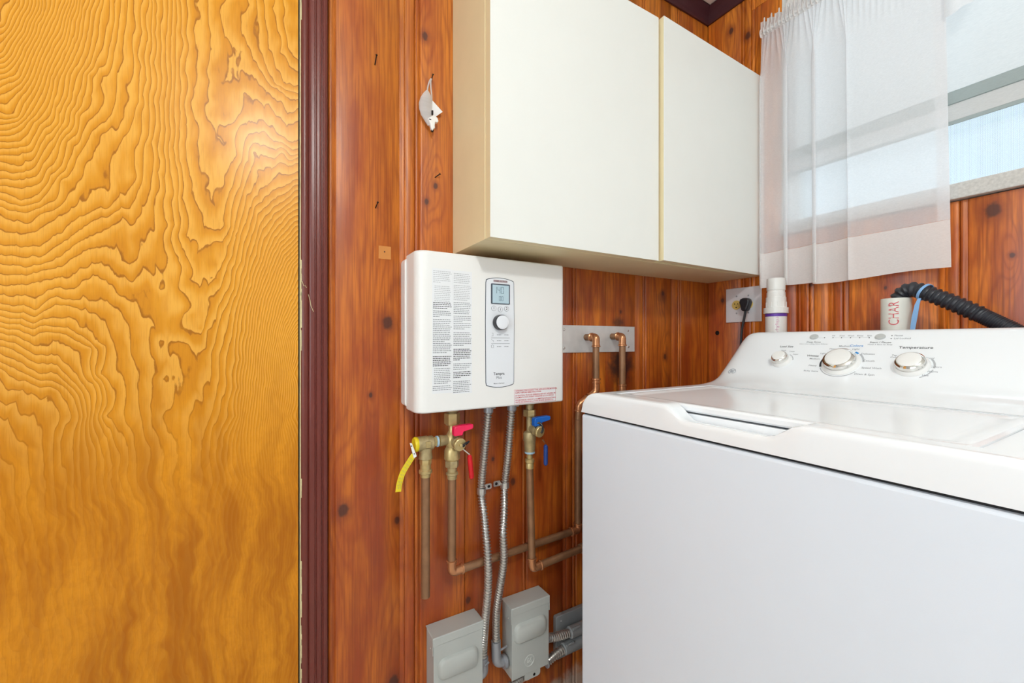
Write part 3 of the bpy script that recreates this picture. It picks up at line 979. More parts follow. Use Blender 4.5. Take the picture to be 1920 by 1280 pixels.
# red warning label
B().box((0.5355, yF - 0.0003, -0.1590), (0.6650, HY + 0.001, -0.1225)).build('warning_label', M['paper'], heat, 'white warning label', smooth=0)
b = B()
for a, c in (((0.5355, -0.1225), (0.6650, -0.1229)), ((0.5355, -0.1586), (0.6650, -0.1590)), ((0.5355, -0.1590), (0.5359, -0.1225)), ((0.6646, -0.1590), (0.6650, -0.1225))):
    b.box((a[0], yF - 0.0005, min(a[1], c[1])), (c[0], yF - 0.0002, max(a[1], c[1])))
for z, t in ((-0.1258, 'WARNING: DISCONNECT THIS APPLIANCE FROM POWER'), (-0.1310, 'SUPPLY BEFORE REMOVING COVER'),
             (-0.1378, 'ATTENTION: VEUILLEZ DEBRANCHER CET APPAREIL DE'), (-0.1430, "L'ALIMENTATION AVANT D'ENLEVER LE COUVERCLE"),
             (-0.1498, 'ADVERTENCIA: APAGUE LA ALIMENTACION ELECTRICA'), (-0.1550, 'ANTES DE LEVANTAR LA TAPA DE ESTE ARTEFACTO')):
    b.text(t, 0.0050, (0.5385, yF - 0.0006, z), (0.92, 0, 0), Zd, 'LEFT', bold=0.012)
b.build('warning_lettering', M['red_ink'], heat, 'red warning lettering', 'stuff', smooth=0)

# ================================================================== COPPER PIPE RUNS
def run(parent, pts, r, L=0.030, skip_first=False, skip_last=False, bright=True):
    """straight copper tubes joined by soldered elbows"""
    P = [Vector(p) for p in pts]
    cuts = [[P[0], None]]
    for p, q, w in zip(P[:-2], P[1:-1], P[2:]):
        e0, e1 = (p - q).normalized(), (w - q).normalized()
        l0, l1 = min(L, (p - q).length * 0.45), min(L, (w - q).length * 0.45)
        s, e = q + e0 * l0, q + e1 * l1
        b = B()
        b.tube([s] + fillet([s + (q - s) * 0.12, q, e + (q - e) * 0.12], 1.0, 8) + [e], r * 1.13, 16)
        for c, d in ((s, -e0), (e, -e1)):
            b.lathe(c - d * 0.001, d, [(0, r * 1.16), (0.0008, r * 1.34), (0.0040, r * 1.34), (0.0055, r * 1.16)], 18)
        b.build('elbow', M['copper'], parent, 'brighter soldered copper elbow')
        cuts[-1][1] = s
        cuts.append([e, None])
    cuts[-1][1] = P[-1]
    for a, b_ in cuts:
        if (a - b_).length > 0.004:
            B().tube([a, b_], r, 16).build('pipe', M['copper_old'], parent)


PL = thing('pipe_mounting_plate', 'bare metal plate on the wood wall that two copper pipes come through', 'plate', (0.93, -0.002, -0.034))
B().box((0.745, -0.0035, -0.0345), (1.0818, -0.0006, 0.0505)).build('plate', M['zinc'], PL, smooth=0, bevel=0.0005)
for x, z in ((1.050, 0.037), (1.052, -0.018), (0.779, 0.037), (0.779, -0.020)):
    B().lathe((x, -0.0034, z), (0, -1, 0), [(0, 0.0042), (0.0012, 0.0038), (0.0020, 0.0020)], 14).build('screw', M['chrome'], PL)

hot = thing('hot_water_pipe', 'copper pipe from the plate down and along the wall to the red-handled valve', 'pipe', (0.60, -0.03, -0.58))
run(hot, [(0.866, -0.0040, 0.0135), (0.866, -0.050, 0.0135), (0.866, -0.050, -0.155), (0.808, -0.040, -0.190), (0.806, -0.038, -0.235)], 0.0103)
B().tube([(0.806, -0.038, -0.235), (0.822, -0.018, -0.545)], 0.0108, 16).build('pipe', M['copper_old'], hot)
run(hot, [(0.822, -0.018, -0.535), (0.822, -0.018, -0.5795), (0.394, -0.047, -0.5770), (0.394, -0.050, -0.3428)], 0.0103)
B().lathe((0.866, -0.050, -0.112), (0, 0, -1), [(0, 0.0112), (0.001, 0.0142), (0.005, 0.0142), (0.007, 0.0122), (0.018, 0.0122)], 18).build('coupling', M['copper'], hot, 'brighter copper coupling')

cold = thing('cold_water_pipe', 'copper pipe from the plate behind the washing machine to the blue-handled valve', 'pipe', (0.80, -0.045, -0.62))
run(cold, [(0.977, -0.0040, 0.0165), (0.977, -0.050, 0.0165), (0.977, -0.050, -0.300)], 0.0103)
B().lathe((0.977, -0.050, -0.136), (0, 0, -1), [(0, 0.0112), (0.001, 0.0142), (0.005, 0.0142), (0.007, 0.0122), (0.018, 0.0122)], 18).build('coupling', M['copper'], cold, 'brighter copper coupling')
run(cold, [(0.977, -0.050, -0.290), (0.977, -0.050, -0.6100), (0.627, -0.058, -0.6270), (0.6225, -0.0530, -0.3512)], 0.0103)
B().lathe((0.800, -0.054, -0.6186), (1, 0.02, 0.05), [(0, 0.0112), (0.001, 0.0140), (0.012, 0.0140), (0.014, 0.0112)], 18).build('coupling', M['copper_old'], cold)

# ================================================================== SERVICE VALVES UNDER THE HEATER
hx, hy = 0.394, -0.050
hv = thing('hot_service_valve', 'brass service valve with pink-red and red levers under the heater', 'valve', (hx, hy, -0.333))
B().lathe((hx, hy, -0.1632), (0, 0, -1), [(0, 0.0150), (0.004, 0.0165), (0.010, 0.0165), (0.013, 0.0115), (0.0165, 0.0115)], 20).build('pipe_nipple', M['brass_dull'], hv)
B().hexa((hx, hy, -0.1780), (hx, hy, -0.2055), 0.0196).lathe((hx, hy, -0.2050), (0, 0, -1), [(0, 0.017), (0.003, 0.015), (0.0035, 0.009)], 20).build('union_nut', M['brass'], hv)
b = B()
b.lathe((hx, hy, -0.2060), (0, 0, -1), [(0, 0.0088), (0.016, 0.0088), (0.022, 0.012), (0.030, 0.0165), (0.040, 0.0185), (0.052, 0.0165), (0.056, 0.0150), (0.060, 0.0178),
         (0.066, 0.0198), (0.086, 0.0198), (0.088, 0.0175), (0.090, 0.0170)], 24)
b.build('valve_body', M['brass'], hv)
b = B().hexa((hx, hy, -0.2960), (hx, hy, -0.3130), 0.0172, 6, 0.1)
b.lathe((hx, hy, -0.3125), (0, 0, -1), [(0, 0.0125), (0.012, 0.0115), (0.014, 0.0150), (0.019, 0.0150), (0.021, 0.0120), (0.030, 0.0118)], 20)
b.build('compression_nut', M['brass_dull'], hv)
B().lathe((hx + 0.004, hy, -0.2440), (-1, 0, 0), [(0, 0.0125), (0.026, 0.0125), (0.030, 0.0135), (0.038, 0.0135)], 20).build('side_outlet', M['brass_dull'], hv)
pd = Vector((0.10, -0.97, -0.16)).normalized()
pc = Vector((hx, hy, -0.243))
B().lathe(pc + pd * 0.010, pd, [(0, 0.0105), (0.012, 0.0115), (0.014, 0.0145), (0.020, 0.0145), (0.021, 0.0125), (0.026, 0.0125)], 22).build('drain_port', M['brass_dull'], hv)
cap = B().lathe(pc + pd * 0.0335, pd, [(0, 0.0152), (0.001, 0.0160), (0.009, 0.0160), (0.0105, 0.0145), (0.0108, 0.006)], 28).lathe(pc + pd * 0.044, pd, [(0, 0.0042), (0.004, 0.0042), (0.005, 0.003)], 14).build('drain_cap', M['brass'], hv)
cc = pc + pd * 0.047
B().tube(spline([cc + Vector((0.003, -0.001, 0)), cc + Vector((0.012, 0.000, 0.004)), cc + Vector((0.021, 0.004, 0.006)), cc + Vector((0.024, 0.012, 0.003)),
                 cc + Vector((0.018, 0.012, -0.001)), cc + Vector((0.006, 0.002, -0.003))], 6), 0.0024, 8).build('cap_strap', M['black_plastic'], cap, 'black rubber cap strap')


def tee_lever(parent, x0, x1, z, mat, label, y=-0.0800):
    b = B()
    poly = [(x0, z - 0.0125), (x0 + 0.022, z - 0.0125), (x0 + 0.024, z - 0.004), (x1 - 0.003, z + 0.0005), (x1, z + 0.003), (x1, z + 0.011), (x1 - 0.004, z + 0.0125),
            (x0 + 0.010, z + 0.0115), (x0 + 0.001, z + 0.0095), (x0 - 0.0005, z + 0.002)]
    b.prism(poly, 'y', y - 0.0085, y + 0.0085)
    lv = b.build('lever', mat, parent, label, smooth=30, bevel=0.002, seg=3)
    B().cyl((x0 + 0.010, y + 0.008, z - 0.004), (x0 + 0.010, y + 0.034, z - 0.010), 0.0048, 12).build('lever_stem', M['brass'], lv)


def drain_lever(parent, a, k, e, mat, label):
    b = B().tube([a, k], 0.0018, 8)
    lv = b.build('drain_lever', M['chrome'], parent, 'bright metal stem')
    a, e = Vector(k), Vector(e)
    d = (e - a)
    b = B()
    pts = [a + d * t for t in np.linspace(0, 1, 14)]
    rad = [0.0062 * math.sqrt(max(0.06, 1 - max(0, (abs(t - 0.5) - 0.40) / 0.10) ** 2)) for t in np.linspace(0, 1, 14)]
    b.tube(pts, 0.005, 14, rad)
    b.build('lever_grip', mat, lv, label)


tee_lever(hv, 0.3845, 0.4350, -0.2160, M['pink'], 'pink-red plastic lever')
drain_lever(hv, (0.408, -0.079, -0.262), (0.4275, -0.080, -0.2795), (0.4342, -0.080, -0.3425), M['red'], 'red dipped grip')

rx = 0.3255
rv = thing('pressure_relief_valve', 'brass pressure relief valve with a long open discharge pipe', 'valve', (rx, hy, -0.616))
B().hexa((0.3600, hy, -0.2445), (0.3435, hy, -0.2445), 0.0122, 6, 0.2).build('side_nipple', M['brass'], rv)
B().lathe((0.3570, hy, -0.2445), (-1, 0, 0), [(0, 0.0128), (0.0005, 0.0136), (0.0045, 0.0136), (0.005, 0.0128)], 22).build('thread_tape', M['tape'], rv, 'pale blue thread tape')
B().lathe((0.3440, hy, -0.2455), (-1, 0, 0), [(0, 0.0150), (0.002, 0.0168), (0.014, 0.0168), (0.015, 0.0178), (0.037, 0.0178), (0.039, 0.0160)], 28).build('valve_body', M['brass_dull'], rv)
B().box((0.3210, hy - 0.0195, -0.2530), (0.3330, hy - 0.0150, -0.2380)).build('cast_mark', M['brass'], rv, smooth=0, bevel=0.001)
b = B().lathe((rx, hy, -0.2560), (0, 0, -1), [(0, 0.0160), (0.012, 0.0150), (0.022, 0.0165), (0.026, 0.0165), (0.027, 0.0140)], 24)
b.build('outlet_neck', M['brass_dull'], rv)
b = B().hexa((rx, hy, -0.2830), (rx, hy, -0.2960), 0.0142, 6, 0.35).lathe((rx, hy, -0.2955), (0, 0, -1), [(0, 0.0130), (0.012, 0.0130), (0.015, 0.0160), (0.021, 0.0160), (0.023, 0.0125), (0.031, 0.0120)], 22)
b.build('pipe_adapter', M['brass'], rv)
b = B()
b.lathe((rx, hy, -0.3250), (0, 0, -1), [(0, 0.0106), (0.291, 0.0106), (0.291, 0.0092), (0.280, 0.0092)], 20)
b.build('discharge_pipe', M['copper_old'], rv)
B().lathe((0.3055, hy, -0.2455), (-1, 0, 0), [(0, 0.0165), (0.002, 0.0178), (0.006, 0.0178), (0.009, 0.0160), (0.009, 0.012)], 28).build('end_cap', M['yellow'], rv, 'yellow end cap')
tg = thing('yellow_warning_tag', 'curled yellow strip tag with a white clip hanging from the relief valve', 'tag', (0.27, -0.066, -0.345))
cpl = [Vector((0.2830, -0.064, -0.2370)), Vector((0.2875, -0.066, -0.2378)), Vector((0.2985, -0.068, -0.2690)), Vector((0.2920, -0.066, -0.2735))]
b = B()
v0 = b.vs([p for p in cpl])
v1 = b.vs([p + Vector((0, 0.0022, 0)) for p in cpl])
for i in range(4):
    b.f([v0[i], v0[(i + 1) % 4], v1[(i + 1) % 4], v1[i]])
b.f(v0)
b.f(v1[::-1])
clip = b.build('tag_clip', M['white_plastic'], tg, 'white plastic clip', smooth=0, bevel=0.0006)
for x, y, z in ((0.2863, -0.0660, -0.2440), (0.2925, -0.0675, -0.2625)):
    B().lathe((x, y + 0.0004, z), (0, -1, 0), [(0, 0.0015), (0.001, 0.0013)], 10).build('clip_hole', M['nail'], clip)
pts = spline([(0.2925, -0.0635, -0.2660), (0.2790, -0.0655, -0.2830), (0.2655, -0.0670, -0.3030), (0.2580, -0.0660, -0.3270), (0.2560, -0.0640, -0.3460)], 6)
rows = []
for i, p in enumerate(pts):
    d = (pts[min(i + 1, len(pts) - 1)] - pts[max(i - 1, 0)]).normalized()
    w = Vector((d.z, 0, -d.x)).normalized() * 0.0066
    rows.append([p - w, p + w, p + w + Vector((0, 0.0007, 0)), p - w + Vector((0, 0.0007, 0))])
b = B()
R_ = [b.vs(r_) for r_ in rows]
b.skin(R_)
strip = b.build('tag_strip', M['yellow'], tg, smooth=25)
b = B()
for i in range(2, len(pts) - 2):
    if i % 2:
        p = pts[i]
        d = (pts[i + 1] - pts[i - 1]).normalized()
        w = Vector((d.z, 0, -d.x)).normalized()
        for off, ln in ((-0.0035, 0.004), (0.0005, 0.004), (0.004, 0.002)):
            q = p + w * off + Vector((0, -0.0004, 0))
            b.tube([q - d * ln * 0.6, q + d * ln * 0.6], 0.0003, 4)
b.build('tag_print', M['grey_ink'], strip, smooth=0)

kx, ky = 0.6230, -0.052
cv = thing('cold_service_valve', 'brass service valve with two blue levers under the heater', 'valve', (kx, ky, -0.345))
B().lathe((kx, ky, -0.1632), (0, 0, -1), [(0, 0.0135), (0.010, 0.0135), (0.012, 0.0110), (0.028, 0.0110)], 20).build('pipe_nipple', M['brass_dull'], cv)
B().hexa((kx, ky, -0.1880), (kx, ky, -0.2070), 0.0180).build('union_nut', M['brass'], cv)
B().lathe((kx, ky, -0.2065), (0, 0, -1), [(0, 0.0120), (0.002, 0.0092), (0.040, 0.0092), (0.044, 0.0160), (0.048, 0.0178), (0.068, 0.0172), (0.070, 0.0160), (0.088, 0.0152), (0.098, 0.0140)], 24).build('valve_body', M['brass_dull'], cv)
B().lathe((kx, ky, -0.3040), (0, 0, -1), [(0, 0.0138), (0.001, 0.0146), (0.005, 0.0140), (0.006, 0.012)], 22).build('thread_tape', M['tape'], cv, 'pale blue thread tape')
B().lathe((kx, ky, -0.3090), (0, 0, -1), [(0, 0.0080), (0.014, 0.0080), (0.016, 0.0128), (0.025, 0.0128), (0.027, 0.0100), (0.030, 0.0112), (0.042, 0.0112)], 20).build('compression_nut', M['brass'], cv)
pd = Vector((0.16, -0.97, -0.13)).normalized()
pc = Vector((kx, ky, -0.238))
B().lathe(pc + pd * 0.006, pd, [(0, 0.0100), (0.016, 0.0115), (0.018, 0.0145), (0.024, 0.0145), (0.025, 0.0120), (0.030, 0.0120)], 22).build('drain_port', M['brass_dull'], cv)
cap = B().lathe(pc + pd * 0.0350, pd, [(0, 0.0148), (0.001, 0.0155), (0.008, 0.0155), (0.0095, 0.0140), (0.0098, 0.004)], 28).build('drain_cap', M['brass'], cv)
cc = pc + pd * 0.046
B().tube(spline([cc + Vector((0.0, 0, -0.002)), cc + Vector((0.005, 0.0, 0.006)), cc + Vector((0.004, 0.002, 0.018)), cc + Vector((-0.001, 0.008, 0.024)),
                 cc + Vector((-0.008, 0.012, 0.020)), cc + Vector((-0.010, 0.014, 0.006))], 6), 0.0030, 8).build('cap_strap', M['black_plastic'], cap, 'black rubber cap strap')
tee_lever(cv, 0.6165, 0.6680, -0.2165, M['blue'], 'bright blue plastic lever')
drain_lever(cv, (0.646, -0.080, -0.268), (0.6575, -0.080, -0.2830), (0.6572, -0.080, -0.3425), M['navy'], 'dark blue dipped grip')

# ================================================================== FLEXIBLE METAL CONDUITS
def ribbed(parent, name, pts, r, pitch, mat, label=None, n=14, depth=0.30, lean=0.22, shape=None):
    P = resample(spline(pts, 24), pitch / 4)
    b = B()
    rs = []
    a = None
    for i, p in enumerate(P):
        d = (P[min(i + 1, len(P) - 1)] - P[max(i - 1, 0)]).normalized()
        if a is None:
            _, a, _b = frame_axes(d)
        a = (a - d * a.dot(d)).normalized()
        c = d.cross(a)
        f = shape[i % 4] if shape else (1.0, 1.0, 1.0 - depth, 1.0 - depth)[i % 4]
        ring = [b.bm.verts.new(p + (a * math.cos(t) + c * math.sin(t)) * r * f + d * (lean * r * math.cos(t))) for t in (2 * math.pi * k / n for k in range(n))]
        rs.append(ring)
    b.skin(rs)
    return b.build(name, mat, parent, label, smooth=50)


c1 = thing('flexible_conduit', 'ribbed metal conduit from the heater to the lower grey disconnect box', 'conduit', (0.48, -0.05, -0.86), 'flexible conduits below the heater')
ribbed(c1, 'sheath', [(0.4925, -0.056, -0.178), (0.4906, -0.036, -0.296), (0.4912, -0.0175, -0.400), (0.4900, -0.036, -0.458), (0.4868, -0.063, -0.553), (0.4895, -0.060, -0.632),
                      (0.4870, -0.050, -0.722), (0.4905, -0.032, -0.806), (0.4915, -0.030, -0.845)], 0.0108, 0.0076, M['steel'])
B().cyl((0.4935, -0.056, -0.1632), (0.4925, -0.056, -0.186), 0.0125, 18).cyl((0.501, -0.062, -0.172), (0.509, -0.064, -0.172), 0.0030, 8).build('connector', M['die_cast'], c1, 'grey die-cast connector')
b = B().tube(fillet([(0.4915, -0.030, -0.838), (0.4915, -0.030, -0.878), (0.4780, -0.030, -0.882)], 0.02, 6), 0.0125, 16)
b.cyl((0.486, -0.048, -0.848), (0.500, -0.044, -0.846), 0.0026, 8)
b.build('elbow_connector', M['die_cast'], c1, 'grey die-cast elbow connector')
c2 = thing('flexible_conduit', 'ribbed metal conduit from the heater to the upper grey disconnect box with the emblem', 'conduit', (0.54, -0.05, -0.86), 'flexible conduits below the heater')
ribbed(c2, 'sheath', [(0.5630, -0.056, -0.178), (0.5636, -0.036, -0.306), (0.5632, -0.0175, -0.398), (0.5497, -0.038, -0.4556), (0.5336, -0.061, -0.508), (0.5345, -0.063, -0.578), (0.5290, -0.052, -0.652),
                      (0.5275, -0.034, -0.732), (0.5290, -0.030, -0.815)], 0.0108, 0.0076, M['steel'])
B().cyl((0.5642, -0.056, -0.1632), (0.5630, -0.056, -0.186), 0.0125, 18).cyl((0.572, -0.062, -0.172), (0.580, -0.064, -0.172), 0.0030, 8).build('connector', M['die_cast'], c2, 'grey die-cast connector')
b = B().tube(fillet([(0.5290, -0.030, -0.808), (0.5300, -0.030, -0.868), (0.5605, -0.030, -0.874)], 0.035, 8), 0.0130, 16)
b.lathe((0.5480, -0.030, -0.8735), (1, 0, 0), [(0, 0.0130), (0.001, 0.0175), (0.010, 0.0175), (0.012, 0.014)], 20)
b.cyl((0.532, -0.050, -0.822), (0.552, -0.048, -0.820), 0.0026, 8)
b.build('elbow_connector', M['die_cast'], c2, 'grey die-cast elbow connector')


def pipe_strap(x, z, side, yc, label):
    t = thing('pipe_strap', label, 'pipe strap', (x, -0.03, z), 'one-hole straps on the conduits')
    b = B()
    rs = []
    for a in np.linspace(-2.3, 2.3, 18):
        for_ = []
        for dz, rr in ((-0.008, 0.0113), (-0.008, 0.0125), (0.008, 0.0125), (0.008, 0.0113)):
            for_.append(b.bm.verts.new((x + rr * math.sin(a), yc - rr * math.cos(a), z + dz)))
        rs.append(for_)
    b.skin(rs)
    b.build('strap_band', M['steel'], t)
    xa = x + side * 0.0115
    xb = x + side * 0.0330
    s = B().prism(rrect(min(xa, xb), z - 0.0075 + 0.006, max(xa, xb), z + 0.0075 + 0.006, 0.004), 'y', yc + 0.004, yc + 0.0058).build('strap_tab', M['steel'], t, smooth=0)
    B().lathe((x + side * 0.0245, yc + 0.0041, z + 0.006), (0, -1, 0), [(0, 0.0042), (0.0012, 0.0036), (0.0020, 0.0020)], 12).build('strap_screw', M['nail'], s, 'dark screw')
    B().cyl((x + side * 0.0245, yc + 0.006, z + 0.006), (x + side * 0.0245, -0.0005, z + 0.006), 0.0030, 8).build('screw_shank', M['nail'], s)


pipe_strap(0.4912, -0.4000, 1, -0.0175, 'small metal strap with its tab to the right on the lower box conduit')
pipe_strap(0.5632, -0.3970, -1, -0.0175, 'small metal strap with its tab to the left on the upper box conduit')


# ================================================================== DISCONNECT BOXES
def disconnect(label, x0, x1, zt, zb, emb, emblem, group):
    t = thing('disconnect_box', label, 'electrical box', ((x0 + x1) / 2, -0.03, zb), group)
    yf = -0.056
    B().box((x0 + 0.0015, yf + 0.003, zb), (x1 - 0.0015, -0.0008, zt - 0.003)).build('body', M['box_grey'], t, smooth=0, bevel=0.001)
    b = B()
    b.prism([(yf - 0.0022, zt - 0.0205), (yf - 0.0022, zt - 0.0015), (yf - 0.0008, zt), (-0.0012, zt), (-0.0012, zt - 0.0025), (yf + 0.0005, zt - 0.0025), (yf + 0.0005, zt - 0.0205)], 'x', x0 - 0.001, x1 + 0.001)
    b.box((x0 - 0.0022, yf - 0.0018, zt - 0.042), (x0 - 0.0002, -0.012, zt - 0.0005))
    b.box((x1 + 0.0002, yf - 0.0018, zt - 0.042), (x1 + 0.0022, -0.012, zt - 0.0005))
    b.build('hood', M['box_grey'], t, smooth=0, bevel=0.0008)
    cvr = B().box((x0 + 0.0005, yf - 0.0002, zb - 0.001), (x1 - 0.0005, yf + 0.002, zt - 0.0212)).build('cover', M['box_grey'], t, smooth=0, bevel=0.0006)
    P0 = rrect(emb[0], emb[1], emb[2], emb[3], 0.017, 8)
    P1 = rrect(emb[0] + 0.0025, emb[1] + 0.0025, emb[2] - 0.0025, emb[3] - 0.0025, 0.0155, 8)
    P2 = rrect(emb[0] + 0.0065, emb[1] + 0.0065, emb[2] - 0.0065, emb[3] - 0.0065, 0.0125, 8)
    b = B()
    b.skin([b.vs([(x, yf + 0.0005, z) for x, z in P0]), b.vs([(x, yf - 0.0065, z) for x, z in P1]), b.vs([(x, yf - 0.0100, z) for x, z in P2])])
    b.build('pressed_panel', M['box_grey'], cvr, 'raised pressed panel', smooth=60)
    B().lathe((x0 - 0.0018, -0.040, zt - 0.033), (-1, 0, 0), [(0, 0.0028), (0.0015, 0.0024)], 10).build('hood_rivet', M['steel'], t)
    if emblem:
        ex, ez, er = emblem
        b = B()
        ring = [(ex + er * math.cos(a), yf - 0.0006, ez + er * math.sin(a)) for a in np.linspace(0, 2 * math.pi, 33)]
        b.tube(ring, 0.00105, 6)
        for a in (0.5, 2.1, 3.6, 5.2):
            b.tube([(ex + er * q * math.cos(a + w), yf - 0.0006, ez + er * q * math.sin(a + w)) for q, w in ((0.93, 0), (0.72, 0.15), (0.80, 0.42), (0.92, 0.36))], 0.0005, 5)
        # flowing script letters
        for dx, pts in ((-0.0042, [(0.0032, 0.0045), (0.0008, 0.0062), (-0.0022, 0.0035), (-0.0030, -0.0015), (-0.0010, -0.0048), (0.0018, -0.0030), (0.0030, 0.0010), (0.0012, 0.0012), (0.0034, -0.0048)]),
                        (0.0036, [(0.0032, 0.0046), (0.0006, 0.0058), (-0.0016, 0.0034), (0.0004, 0.0010), (0.0018, 0.0012), (-0.0018, 0.0000), (-0.0026, -0.0034), (0.0002, -0.0052), (0.0036, -0.0026)])):
            b.tube(spline([(ex + dx + x * 0.95, yf - 0.0006, ez + z) for x, z in pts], 4), 0.0009, 6)
        b.build('emblem', pbr('worn_box_emblem', (0.62, 0.63, 0.60), 0.4), cvr, 'raised round script emblem')
    return t


disconnect('lower grey electrical disconnect box at the bottom of the wall, cut by the frame', 0.3431, 0.4762, -0.7195, -0.9150, (0.3545, -0.8290, 0.4625, -0.7760), None, 'grey disconnect boxes')
db2 = disconnect('upper grey electrical disconnect box with a round emblem on its cover', 0.5627, 0.6850, -0.7195, -0.9135, (0.5700, -0.8205, 0.6745, -0.7660), (0.6195, -0.8790, 0.0150), 'grey disconnect boxes')
b = B().prism(rrect(0.6050, -0.9330, 0.6560, -0.9100, 0.008), 'y', -0.0530, -0.0550)
b.build('mounting_tab', M['box_grey'], db2, smooth=0)
B().lathe((0.6360, -0.0551, -0.9250), (0, -1, 0), [(0, 0.0040), (0.0005, 0.0036)], 14).build('tab_hole', M['nail'], db2)

jb = thing('junction_box', 'grey square junction box low on the wall beside the washing machine', 'electrical box', (0.80, -0.008, -0.96))
B().prism(rrect(0.7400, -0.955, 0.905, -0.8255, 0.006), 'y', -0.0008, -0.0150).build('cover', M['box_dark'], jb, smooth=30, bevel=0.0015)
B().lathe((0.7590, -0.0150, -0.8420), (0, -1, 0), [(0, 0.0030), (0.0012, 0.0024)], 12).build('screw', M['zinc'], jb)
for nm, lab, p, con, k in (('a', 'short ribbed conduit from the emblem box, upper of the pair to the junction box', [(0.6875, -0.040, -0.852), (0.715, -0.042, -0.858), (0.745, -0.044, -0.8605), (0.772, -0.046, -0.861)], ((0.765, -0.046, -0.861), (0.845, -0.046, -0.862)), 0),
                           ('b', 'short ribbed conduit from the emblem box, lower of the pair to the junction box', [(0.6875, -0.040, -0.923), (0.706, -0.041, -0.915), (0.728, -0.042, -0.9075), (0.752, -0.043, -0.903)], ((0.745, -0.043, -0.9035), (0.845, -0.044, -0.897)), 1)):
    t = thing('short_conduit', lab, 'conduit', p[0], 'short conduits to the junction box')
    ribbed(t, 'sheath', p, 0.0122, 0.0072, M['steel'], lean=0.15, depth=0.2)
    B().cyl(con[0], con[1], 0.0165, 20).cyl((con[0][0] + 0.004, con[0][1] - 0.013, con[0][2] + 0.016), (con[0][0] + 0.030, con[0][1] - 0.013, con[0][2] + 0.018), 0.0036, 8) \
        .build('connector', M['box_dark'], t, 'dark grey die-cast connector')
    B().cyl((0.6852, p[0][1], p[0][2]), (0.6905, p[0][1], p[0][2]), 0.0140, 18).build('lock_ring', M['die_cast'], t)
t = thing('bottom_conduit', 'ribbed conduit running along the wall under the emblem box', 'conduit', (0.56, -0.04, -0.95))
ribbed(t, 'sheath', [(0.628, -0.040, -0.9315), (0.600, -0.040, -0.9350), (0.560, -0.040, -0.9410), (0.490, -0.040, -0.9530)], 0.0095, 0.0064, M['steel'])

# ================================================================== WASHING MACHINE
WX0, WX1 = 0.640, 1.330
WYL, WYR = -0.252, -0.963                      # the side by the back wall, the side towards the viewer
SEAM, TOP = -0.1670, -0.1175
wash = thing('washing_machine', 'white top-loading washing machine with three chrome-rimmed knobs', 'washer', (0.98, -0.607, -EYE))
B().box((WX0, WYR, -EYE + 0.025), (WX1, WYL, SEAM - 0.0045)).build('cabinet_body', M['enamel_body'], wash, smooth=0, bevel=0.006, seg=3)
B().box((WX0 + 0.006, WYR + 0.006, SEAM - 0.0050), (WX1 - 0.006, WYL - 0.006, SEAM + 0.0010)).build('seam_gasket', M['dark'], wash, 'dark seam under the top', smooth=0)
for x in (WX0 + 0.05, WX1 - 0.05):
    for y in (WYL - 0.05, WYR + 0.05):
        B().cyl((x, y, -EYE), (x, y, -EYE + 0.026), 0.02, 14).build('foot', M['black_plastic'], wash)

# top cover: a moulded deck with an opening for the lid and a scooped hand hold at the front
LX0, LX1, LY0, LY1 = 0.6800, 1.0250, -0.325, -0.8900           # the lid opening
RC = 0.055


def deck_z(y):
    e = min(WYL - y, y - WYR)
    t = 1 - min(max(e / RC, 0.0), 1.0)
    return TOP - 0.0490 * (1 - (max(0.0, 1 - t ** 2.3)) ** (1 / 2.3))


def scoop(y):
    """1 inside the hand hold, 0 outside"""
    def ss(a, b, v):
        t = min(max((v - a) / (b - a), 0), 1)
        return t * t * (3 - 2 * t)
    return ss(-0.485, -0.535, y) * (1 - ss(-0.675, -0.725, y))


def ssdir(a, b, v):
    t = min(max((v - a) / (b - a), 0), 1)
    return t * t * (3 - 2 * t)


ys = sorted(set([round(v, 5) for v in list(np.linspace(WYR, WYR + RC, 15)) + list(np.linspace(WYR + RC, WYL - RC, 50)) + list(np.linspace(WYL - RC, WYL, 15)) + [LY0, LY1]]), reverse=True)
fr = [(0.0, None), (0.0, -0.010), (0.0008, -0.0045), (0.003, -0.0014), (0.007, 0.0), (0.016, 0.0), (0.026, 0.0), (0.034, 0.0), (LX0 - WX0, 0.0)]
xs_ = [WX0 - 0.002 + 0.0] + [WX0 + f[0] for f in fr[1:]] + list(np.linspace(LX0, LX1, 6))[1:] + [1.06, 1.10, 1.16, 1.24, WX1]
P = []
for i, x in enumerate(xs_):
    row = []
    for y in ys:
        z = deck_z(y)
        s = scoop(y)
        if i == 0:
            zz = SEAM
        elif i < len(fr):
            zz = z + fr[i][1]
            k = (x - WX0) / (LX0 - WX0)
            zz -= s * (0.0235 + 0.0065 * k)
        else:
            zz = z
        zz = max(zz, SEAM + 0.0005) if i else zz
        row.append((x if i else WX0 - 0.0005, y, zz))
    P.append(row)
iL0 = len(fr) - 1
iL1 = iL0 + 5
jL0, jL1 = ys.index(LY0), ys.index(LY1)
b = B()
V = b.grid(P, skip=lambda i, j: iL0 <= i < iL1 and jL0 <= j < jL1)


def wall_down(vs, dz, b=b):
    low = [b.bm.verts.new((v.co.x, v.co.y, TOP - dz)) for v in vs]
    for p, q, r_, s_ in zip(vs[:-1], vs[1:], low[1:], low[:-1]):
        b.f([p, q, r_, s_])


